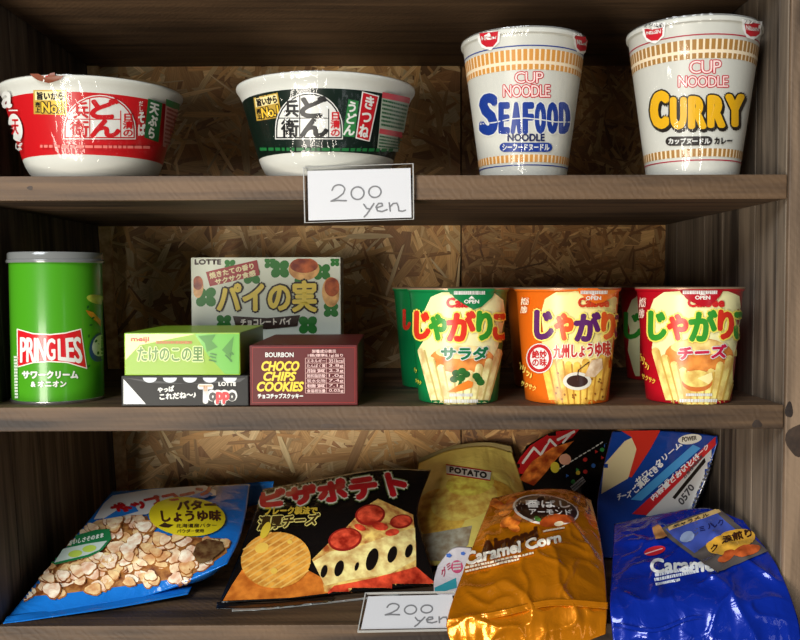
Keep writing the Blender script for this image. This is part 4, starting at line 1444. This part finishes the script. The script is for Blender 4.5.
deco(t, 'tomato_pieces', sh_ell(380, 527, 8, 4, 10) + sh_ell(392, 533, 7, 3.4, -10) + sh_ell(360, 528, 6, 3, 20), M((204, 70, 46), 0.28, 0, 0.3, 'pizza'))
deco(t, 'cheese_holes', sh_ell(339, 569, 4.2, 8.2, 18) + sh_ell(372, 560, 5.4, 11.5, 18) + sh_ell(392, 555, 4.2, 8.5, 18) + sh_ell(408.5, 551.5, 3.4, 6.8, 18) + sh_ell(324, 572, 3, 6.5, 15) + sh_ell(356.5, 567, 1.8, 4.4, 18), M((20, 14, 12), 0.3))
deco(t, 'round_crisp', sh_ell(276, 561, 35, 28, -6, 36), M((222, 160, 66), 0.28, 0, 0.3, 'chip'))
rd = []
for i in range(11):
    d = -0.86 + i * 0.172
    hw = math.sqrt(max(0, 1 - d * d)) * .97
    a = math.radians(-38)
    p = [(d * -math.sin(a) * 0 + 0, 0)]
    def pt(s):
        x, y = s * math.cos(a) - d * math.sin(a), s * math.sin(a) + d * math.cos(a)
        return (276 + 35 * x, 561 + 28 * y)
    rd += sh_line([pt(-hw), pt(-hw * .33), pt(hw * .33), pt(hw)], 1.5)
deco(t, 'crisp_ridges', rd, M((236, 186, 96), 0.28, 0, 0.3))
deco(t, 'cheese_flakes', sh_ell(262, 549, 7, 5, -20) + sh_ell(274, 572, 3.5, 3) + sh_ell(290, 543, 2.5, 2), M((240, 196, 84), 0.28, 0, 0.3))
q = ((261, 494), (401, 471.5), (408, 496), (262, 508))
deco(t, 'title_border', sh_text('ピザポテト', q, 4.4), M((92, 110, 56), 0.28, 0, 0.3))
deco(t, 'title_outline', sh_text('ピザポテト', q, 3.3), M((226, 222, 206), 0.28, 0, 0.3))
deco(t, 'title_lettering', sh_text('ピザポテト', q, 1.9), M((196, 28, 38), 0.28, 0, 0.3))
deco(t, 'method_lettering', sh_text('フレーク製法で', ((266, 508), (318, 508.5), (317, 515), (265, 516.5)), .5), M((216, 182, 60), 0.28))
q = ((260, 518), (320, 515), (316, 526), (258, 532))
deco(t, 'flavour_outline', sh_text('濃厚チーズ', q, 1.6), M((230, 214, 120), 0.28))
deco(t, 'flavour_lettering', sh_text('濃厚チーズ', q, .5), M((64, 46, 20), 0.28))
deco(t, 'yellow_flash', sh_ell(266, 532, 4, 9, 25), M((226, 196, 60), 0.28))

# ---- yellow potato crisps
YB = M((246, 226, 116), 0.25, 0, 0.5, 'foil')
t = bag('crisp_bag', 'yellow potato crisp bag with black lettering on a white sash, leaning on the chipboard',
        [[(412, 575, .120), (450, 578, .120), (492, 572, .120), (530, 562, .130)],
         [(412, 535, .170), (452, 530, .160), (492, 525, .165), (530, 515, .180)],
         [(414, 495, .220), (452, 485, .212), (490, 480, .216), (523, 485, .230)],
         [(419, 463, .262), (450, 450, .268), (486, 446, .268), (512, 452, .265)]], 0.03, YB, 0.0013, 3.0)
seam(t, 'end_seam', [(418, 464, .262), (450, 451, .268), (486, 447, .268), (513, 453, .265)], [(420, 458, .266), (452, 446, .271), (486, 442, .271), (511, 446, .268)], M((150, 132, 84), 0.3, 0, 0.3))
deco(t, 'crisp_picture', sh_ell(440, 514, 26, 25, -20, 26) + sh_ell(492, 494, 24, 14, 15, 20), M((240, 190, 80), 0.26, 0, 0.4, 'chip'))
deco(t, 'crisp_picture', sh_ell(464, 500, 34, 20, -14, 26), M((246, 208, 104), 0.26, 0, 0.4, 'chip'))
deco(t, 'crisp_picture', sh_ell(470, 484, 24, 12, -6, 26), M((240, 222, 96), 0.26, 0, 0.4, 'chip'))
deco(t, 'lower_panel', sh_poly([(414, 536), (440, 532), (472, 526), (468, 545), (452, 562), (416, 560)]), M((176, 172, 150), 0.26, 0, 0.4, 'chip'))
deco(t, 'sash_border', sh_quad((446, 464.5), (491, 471.5), (490, 481.5), (446.5, 475)), M((196, 40, 40), 0.26))
deco(t, 'white_sash', sh_quad((446, 465.7), (491, 472.7), (490, 480.3), (446.5, 473.8)), WHITE)
deco(t, 'sash_lettering', sh_text('POTATO', ((450, 467.5), (486.5, 473.2), (486, 478.8), (450, 472.6)), .5, 1.15), BLACK)

# ---- black and red crisps at the back
t = bag('crisp_bag', 'black and red crisp bag with coloured confetti, wedged at the back',
        [[(514, 545, .200), (545, 543, .200), (578, 543, .200), (603, 543, .200)],
         [(518, 492, .228), (548, 485, .222), (578, 482, .222), (603, 482, .230)],
         [(515, 470, .250), (548, 452, .248), (580, 448, .248), (606, 452, .250)],
         [(526, 446, .266), (552, 432, .270), (582, 428, .270), (613, 430, .266)]], 0.025, PB, 0.0014, 5.5)
deco(t, 'red_panel', sh_poly([(512, 474), (520, 458), (530, 446), (552, 432), (580, 429), (572, 438), (556, 446), (540, 460), (528, 474)]), M((182, 28, 34), 0.26, 0, 0.4))
deco(t, 'white_strokes', sh_line([(523, 463), (534, 448), (541, 455), (550, 440), (556, 446)], 2.4) + sh_line([(558, 440), (574, 432)], 2.6) + sh_line([(563, 443), (571, 434)], 2.0), M((226, 220, 214), 0.3))
deco(t, 'crisp_picture', sh_poly([(519, 480), (532, 462), (552, 448), (574, 441), (556, 460), (545, 474), (534, 486)]), M((190, 108, 44), 0.28, 0, 0.3, 'pizza'))
cf = [((225, 190, 60), [(566, 456), (554, 469), (578, 473)]), ((206, 52, 48), [(585, 460), (602, 458), (585, 472), (596, 452)]), ((62, 148, 72), [(602, 450), (577, 470), (573, 482)]), ((60, 110, 190), [(593, 466), (567, 476), (606, 446)])]
for col, ps in cf:
    sh = []
    for i, (x, y) in enumerate(ps):
        sh += sh_ell(x, y, 2.2, 2.2, 0, 3 if i % 2 else 12)
    deco(t, 'confetti_print', sh, M(col, 0.3))
deco(t, 'white_stitching', sum([sh_line([(558 + i * 4.2, 470 - i * 2.6), (560.4 + i * 4.2, 468.6 - i * 2.6)], 1.0) for i in range(11)], []), WHITE)
deco(t, 'pink_round', sh_ell(565, 460, 6, 5.5), M((222, 160, 130), 0.3))
deco(t, 'yellow_round', sh_ell(555, 468, 4.5, 5.5), M((222, 200, 60), 0.3))
deco(t, 'price_print', tilt_rows((570, 487), (582, 477), (586, 482), (574, 493), 3, .3), M((190, 190, 190), 0.3))

# ---- blue, white and red bag standing on end
EB = M((22, 62, 148), 0.25, 0, 0.5, 'foil')
t = bag('snack_bag', 'blue, red and white snack bag standing on edge against the right side',
        [[(600, 560, .150), (630, 560, .145), (655, 558, .135), (676, 556, .125)],
         [(597, 508, .190), (628, 512, .180), (660, 515, .155), (689, 517, .130)],
         [(603, 470, .210), (640, 472, .195), (675, 476, .165), (706, 476, .130)],
         [(612, 431, .230), (650, 430, .205), (685, 432, .165), (720, 436, .126)]], 0.03, EB, 0.0008, 6.5)
E_ = lambda x, y: (580 + x / 2.909, 420 + y / 2.909)
deco(t, 'cream_panel', sh_poly([E_(70, 130), E_(130, 62), E_(165, 45), E_(168, 100), E_(140, 170), E_(62, 215)]), M((222, 206, 160), 0.28, 0, 0.3))
deco(t, 'red_flash', sh_poly([E_(120, 32), E_(235, 30), E_(205, 85), E_(150, 168), E_(142, 165), E_(165, 85), E_(150, 50)]), M((204, 50, 36), 0.28, 0, 0.3))
deco(t, 'light_stripe', sh_poly([E_(330, 72), E_(352, 82), E_(180, 235), E_(148, 232)]), M((70, 150, 214), 0.28, 0, 0.3))
deco(t, 'red_stripe', sh_poly([E_(403, 42), E_(401, 68), E_(198, 278), E_(152, 274)]), M((196, 36, 44), 0.28, 0, 0.3))
deco(t, 'silver_panel', sh_poly([E_(401, 68), E_(390, 110), E_(318, 284), E_(192, 280), E_(205, 270)]), M((204, 206, 208), 0.28, 0.1, 0.3))
deco(t, 'black_bar', sh_poly([E_(364, 110), E_(368, 122), E_(278, 232), E_(270, 226)]), BLACK)
deco(t, 'slogan_lettering', sh_text('ご満足できる', (E_(150, 200), E_(235, 120), E_(245, 132), E_(165, 215)), .4)
     + sh_text('サワークリーム', (E_(160, 175), E_(290, 62), E_(300, 74), E_(168, 190)), .3)
     + sh_text('内容量とおいしさ', (E_(205, 225), E_(345, 98), E_(352, 110), E_(215, 236)), .3)
     + sh_text('チーズ', (E_(108, 215), E_(150, 205), E_(150, 225), E_(110, 235)), .3)
     + sh_text('フラインフンパーク', (E_(228, 195), E_(372, 70), E_(378, 80), E_(238, 205)), .2), M((232, 236, 240), 0.28))
deco(t, 'phone_lettering', sh_text('0570', (E_(286, 236), E_(322, 186), E_(336, 198), E_(300, 250)), .35) + sh_text('お客様相談室', (E_(300, 165), E_(355, 100), E_(362, 108), E_(308, 172)), .1), M((60, 60, 66), 0.3))
deco(t, 'oval_badge', sh_ell(*E_(322, 56), 12, 5, -8), M((226, 222, 210), 0.28))
deco(t, 'badge_lettering', sh_text('POWER', (E_(300, 50), E_(342, 46), E_(342, 58), E_(300, 64)), .2), M((70, 60, 50), 0.28))
deco(t, 'edge_print', tilt_rows(E_(404, 70), E_(406, 72), E_(335, 250), E_(328, 246), 16, .4), M((70, 70, 74), 0.3))

# ---- small white packet
t = bag('sweet_packet', 'small white packet with pink and blue print beside the orange bag',
        [[(434, 593, .056), (450, 596, .051), (466, 591, .056)],
         [(434, 580, .072), (451, 572, .078), (469, 570, .078)],
         [(438, 565, .090), (453, 548, .102), (472, 547, .102)]], 0.012, M((224, 216, 216), 0.25, 0, 0.4, 'foil'), 0.0006, 8.0, 30, 30, 0.0006)
deco(t, 'teal_strip', sh_quad((434.5, 588), (456, 578), (457, 588), (435, 594)), M((60, 160, 170), 0.3))
deco(t, 'pink_round', sh_ell(457, 567, 6, 6.5), M((206, 84, 120), 0.3))
deco(t, 'round_print', tilt_rows((453, 563), (461, 562), (461, 571), (453, 572), 3, .4), WHITE)
deco(t, 'small_print', sh_text('グミ', ((440, 572), (449, 562), (452, 568), (443, 578)), .2), M((190, 60, 90), 0.3))
deco(t, 'blue_star', sh_ell(449, 556, 3, 2.4, 0, 5) + sh_ell(463, 554, 2.6, 2, 0, 5), M((80, 120, 200), 0.3))

# ---- orange caramel corn
OB = M((222, 132, 14), 0.22, 0.55, 0.5, 'foil')
t = bag('caramel_corn_bag', 'shiny orange almond caramel corn bag overhanging the bottom shelf edge',
        [[(455, 652, -.025), (505, 657, -.028), (555, 652, -.026), (606, 634, -.020)],
         [(447, 622, -.014), (500, 613, -.014), (552, 602, -.010), (607, 605, -.007)],
         [(463, 572, .038), (510, 560, .030), (560, 553, .030), (604, 562, .040)],
         [(478, 533, .090), (520, 524, .080), (562, 519, .080), (598, 526, .090)],
         [(492, 498, .150), (530, 490, .150), (570, 490, .150), (591, 500, .150)]], 0.042, OB, 0.0020, 9.3, 110, 120, 0.0038, 0.0044)
F_ = lambda x, y: (420 + x / 4, 480 + y / 4)
t['_g'] = 1.8
seam(t, 'fold_seam', [(446, 627, -.0175), (500, 617, -.0185), (552, 606, -.0150), (608, 609, -.012)], [(447, 619, -.0145), (500, 610, -.0150), (552, 599, -.0115), (608, 602, -.009)], OB)
deco(t, 'caramel_puffs', sum([sh_ell(*F_(x, y), a, b, r) for x, y, a, b, r in ((345, 120, 9, 5, -40), (310, 100, 8, 4, 20), (365, 95, 8, 4.5, -50), (385, 160, 9, 5, -60), (350, 170, 8, 4.5, -30), (375, 190, 7, 4, 30), (290, 90, 7, 4, 0))], []), M((204, 118, 40), 0.28, 0, 0.3, 'pizza'))
deco(t, 'dark_oval_rim', sh_ell(*F_(502, 122), 33, 15, 8, 30), M((230, 220, 206), 0.28, 0, 0.3))
deco(t, 'dark_oval', sh_ell(*F_(504, 120), 31, 13.4, 8, 30), M((44, 22, 16), 0.28, 0, 0.3))
deco(t, 'oval_lettering', sh_text('香ばし', (F_(420, 82), F_(596, 86), F_(602, 114), F_(424, 112)), .3) + sh_text('アーモンド', (F_(436, 119), F_(600, 123), F_(604, 143), F_(440, 141)), .2), M((236, 230, 222), 0.28))
deco(t, 'almond_picture', sh_ell(*F_(528, 165), 13, 6, -14) + sh_ell(*F_(580, 158), 9, 4, 8), M((170, 74, 26), 0.28, 0, 0.3, 'chip'))
deco(t, 'almond_flesh', sh_ell(*F_(556, 178), 5, 2.6, -10), M((236, 216, 176), 0.28))
deco(t, 'leaf_picture', sh_ell(*F_(470, 158), 3.5, 2, 30), M((74, 128, 48), 0.28))
q = (F_(250, 255), F_(466, 192), F_(468, 232), F_(250, 305))
deco(t, 'almond_lettering', sh_text('Almond', q, 1.1), M((62, 26, 8), 0.28, 0, 0.3))
q = (F_(182, 296), F_(558, 216), F_(562, 250), F_(186, 346))
deco(t, 'title_lettering', sh_text('Caramel Corn', q, .75), M((240, 232, 214), 0.28, 0, 0.3))
decos(t, 'fine_print', [tilt_rows(F_(182, 352), F_(455, 292), F_(457, 300), F_(184, 362), 1, .1), tilt_rows(F_(182, 368), F_(400, 316), F_(402, 324), F_(184, 376), 1, .1), tilt_rows(F_(490, 208), F_(580, 192), F_(582, 200), F_(492, 216), 1, .2)], M((240, 226, 196), 0.28))
deco(t, 'white_corner', sh_poly([F_(245, 110), F_(285, 82), F_(270, 120)]), M((228, 222, 212), 0.28))

# ---- blue caramel corn
GB = M((10, 40, 150), 0.22, 0.15, 0.7, 'foil')
t = bag('caramel_corn_bag', 'shiny dark blue caramel corn bag overhanging the shelf at the right corner',
        [[(613, 640, -.022), (670, 655, -.030), (735, 660, -.032), (803, 650, -.030)],
         [(610, 604, -.008), (670, 606, -.014), (735, 600, -.017), (796, 612, -.020)],
         [(612, 568, .045), (668, 560, .035), (728, 556, .025), (775, 562, .008)],
         [(614, 524, .120), (660, 514, .115), (706, 508, .090), (743, 520, .062)]], 0.042, GB, 0.0020, 12.7, 110, 110, 0.0040, 0.0044)
G_ = lambda x, y: (580 + x / 2.909, 420 + y / 2.909)
t['_g'] = 1.8
seam(t, 'fold_seam', [(612, 626, -.022), (655, 632, -.0255), (700, 619, -.0230), (760, 632, -.028)], [(612, 622, -.0205), (655, 628, -.0240), (700, 615, -.0215), (760, 628, -.027)], GB)
deco(t, 'title_lettering', sh_text('Caramel', (G_(205, 406), G_(400, 402), G_(400, 440), G_(208, 446)), .75), M((232, 232, 228), 0.28, 0, 0.3))
deco(t, 'small_print', tilt_rows(G_(218, 448), G_(370, 418), G_(372, 428), G_(220, 458), 1, .1) + tilt_rows(G_(216, 462), G_(345, 436), G_(347, 446), G_(218, 472), 1, .1) + tilt_rows(G_(220, 476), G_(290, 462), G_(292, 470), G_(222, 484), 1, .1), M((220, 224, 232), 0.28))
deco(t, 'red_badge', sh_ell(*G_(218, 382), 11, 4.5, -14), M((186, 34, 44), 0.28))
deco(t, 'badge_shine', sh_line([G_(190, 392), G_(240, 376)], 1.0), M((230, 190, 190), 0.28))
deco(t, 'blue_print_patch', sh_poly([G_(225, 322), G_(330, 282), G_(405, 262), G_(480, 325), G_(545, 385), G_(400, 448), G_(300, 380)]), M((104, 96, 92), 0.2, 0.3, 0.5), lift=0.0006)
deco(t, 'flavour_panel', sh_poly([G_(250, 322), G_(330, 292), G_(402, 276), G_(455, 325), G_(385, 355), G_(335, 392), G_(290, 360)]), M((66, 84, 168), 0.25, 0, 0.4), lift=0.0006)
deco(t, 'gold_heading', sh_poly([G_(255, 316), G_(400, 262), G_(412, 272), G_(262, 326)]), M((206, 172, 110), 0.25), lift=0.0006)
deco(t, 'heading_lettering', sh_text('キャラメル', (G_(270, 312), G_(372, 275), G_(376, 284), G_(275, 322)), .2), BLACK, lift=0.0006)
deco(t, 'cup_picture', sh_ell(*G_(312, 345), 8, 5, -25), M((150, 166, 200), 0.25, 0, 0.4), lift=0.0006)
deco(t, 'panel_lettering', sh_text('ミルク', (G_(345, 318), G_(415, 292), G_(424, 306), G_(352, 332)), .2), M((30, 34, 90), 0.25), lift=0.0006)
deco(t, 'yellow_oval', sh_ell(*G_(440, 360), 25, 11, -16, 26), M((226, 170, 60), 0.25, 0, 0.4), lift=0.0006)
deco(t, 'oval_lettering', sh_text('深煎り', (G_(412, 345), G_(496, 322), G_(502, 345), G_(418, 366)), .5) + sh_text('ク', (G_(380, 372), G_(402, 366), G_(404, 386), G_(384, 392)), .4), M((60, 30, 16), 0.28), lift=0.0006)
deco(t, 'almond_picture', sh_ell(*G_(428, 402), 10, 4.6, -30) + sh_ell(*G_(485, 385), 13, 5.2, -14), M((176, 84, 40), 0.26, 0, 0.4, 'chip'), lift=0.0006)
deco(t, 'nut_picture', sh_poly([G_(215, 318), G_(232, 310), G_(255, 345), G_(222, 352)]), M((170, 120, 70), 0.26, 0, 0.4, 'chip'), lift=0.0006)

for o in bpy.data.objects:
    for key in ('_k', '_g'):
        if key in o:
            del o[key]
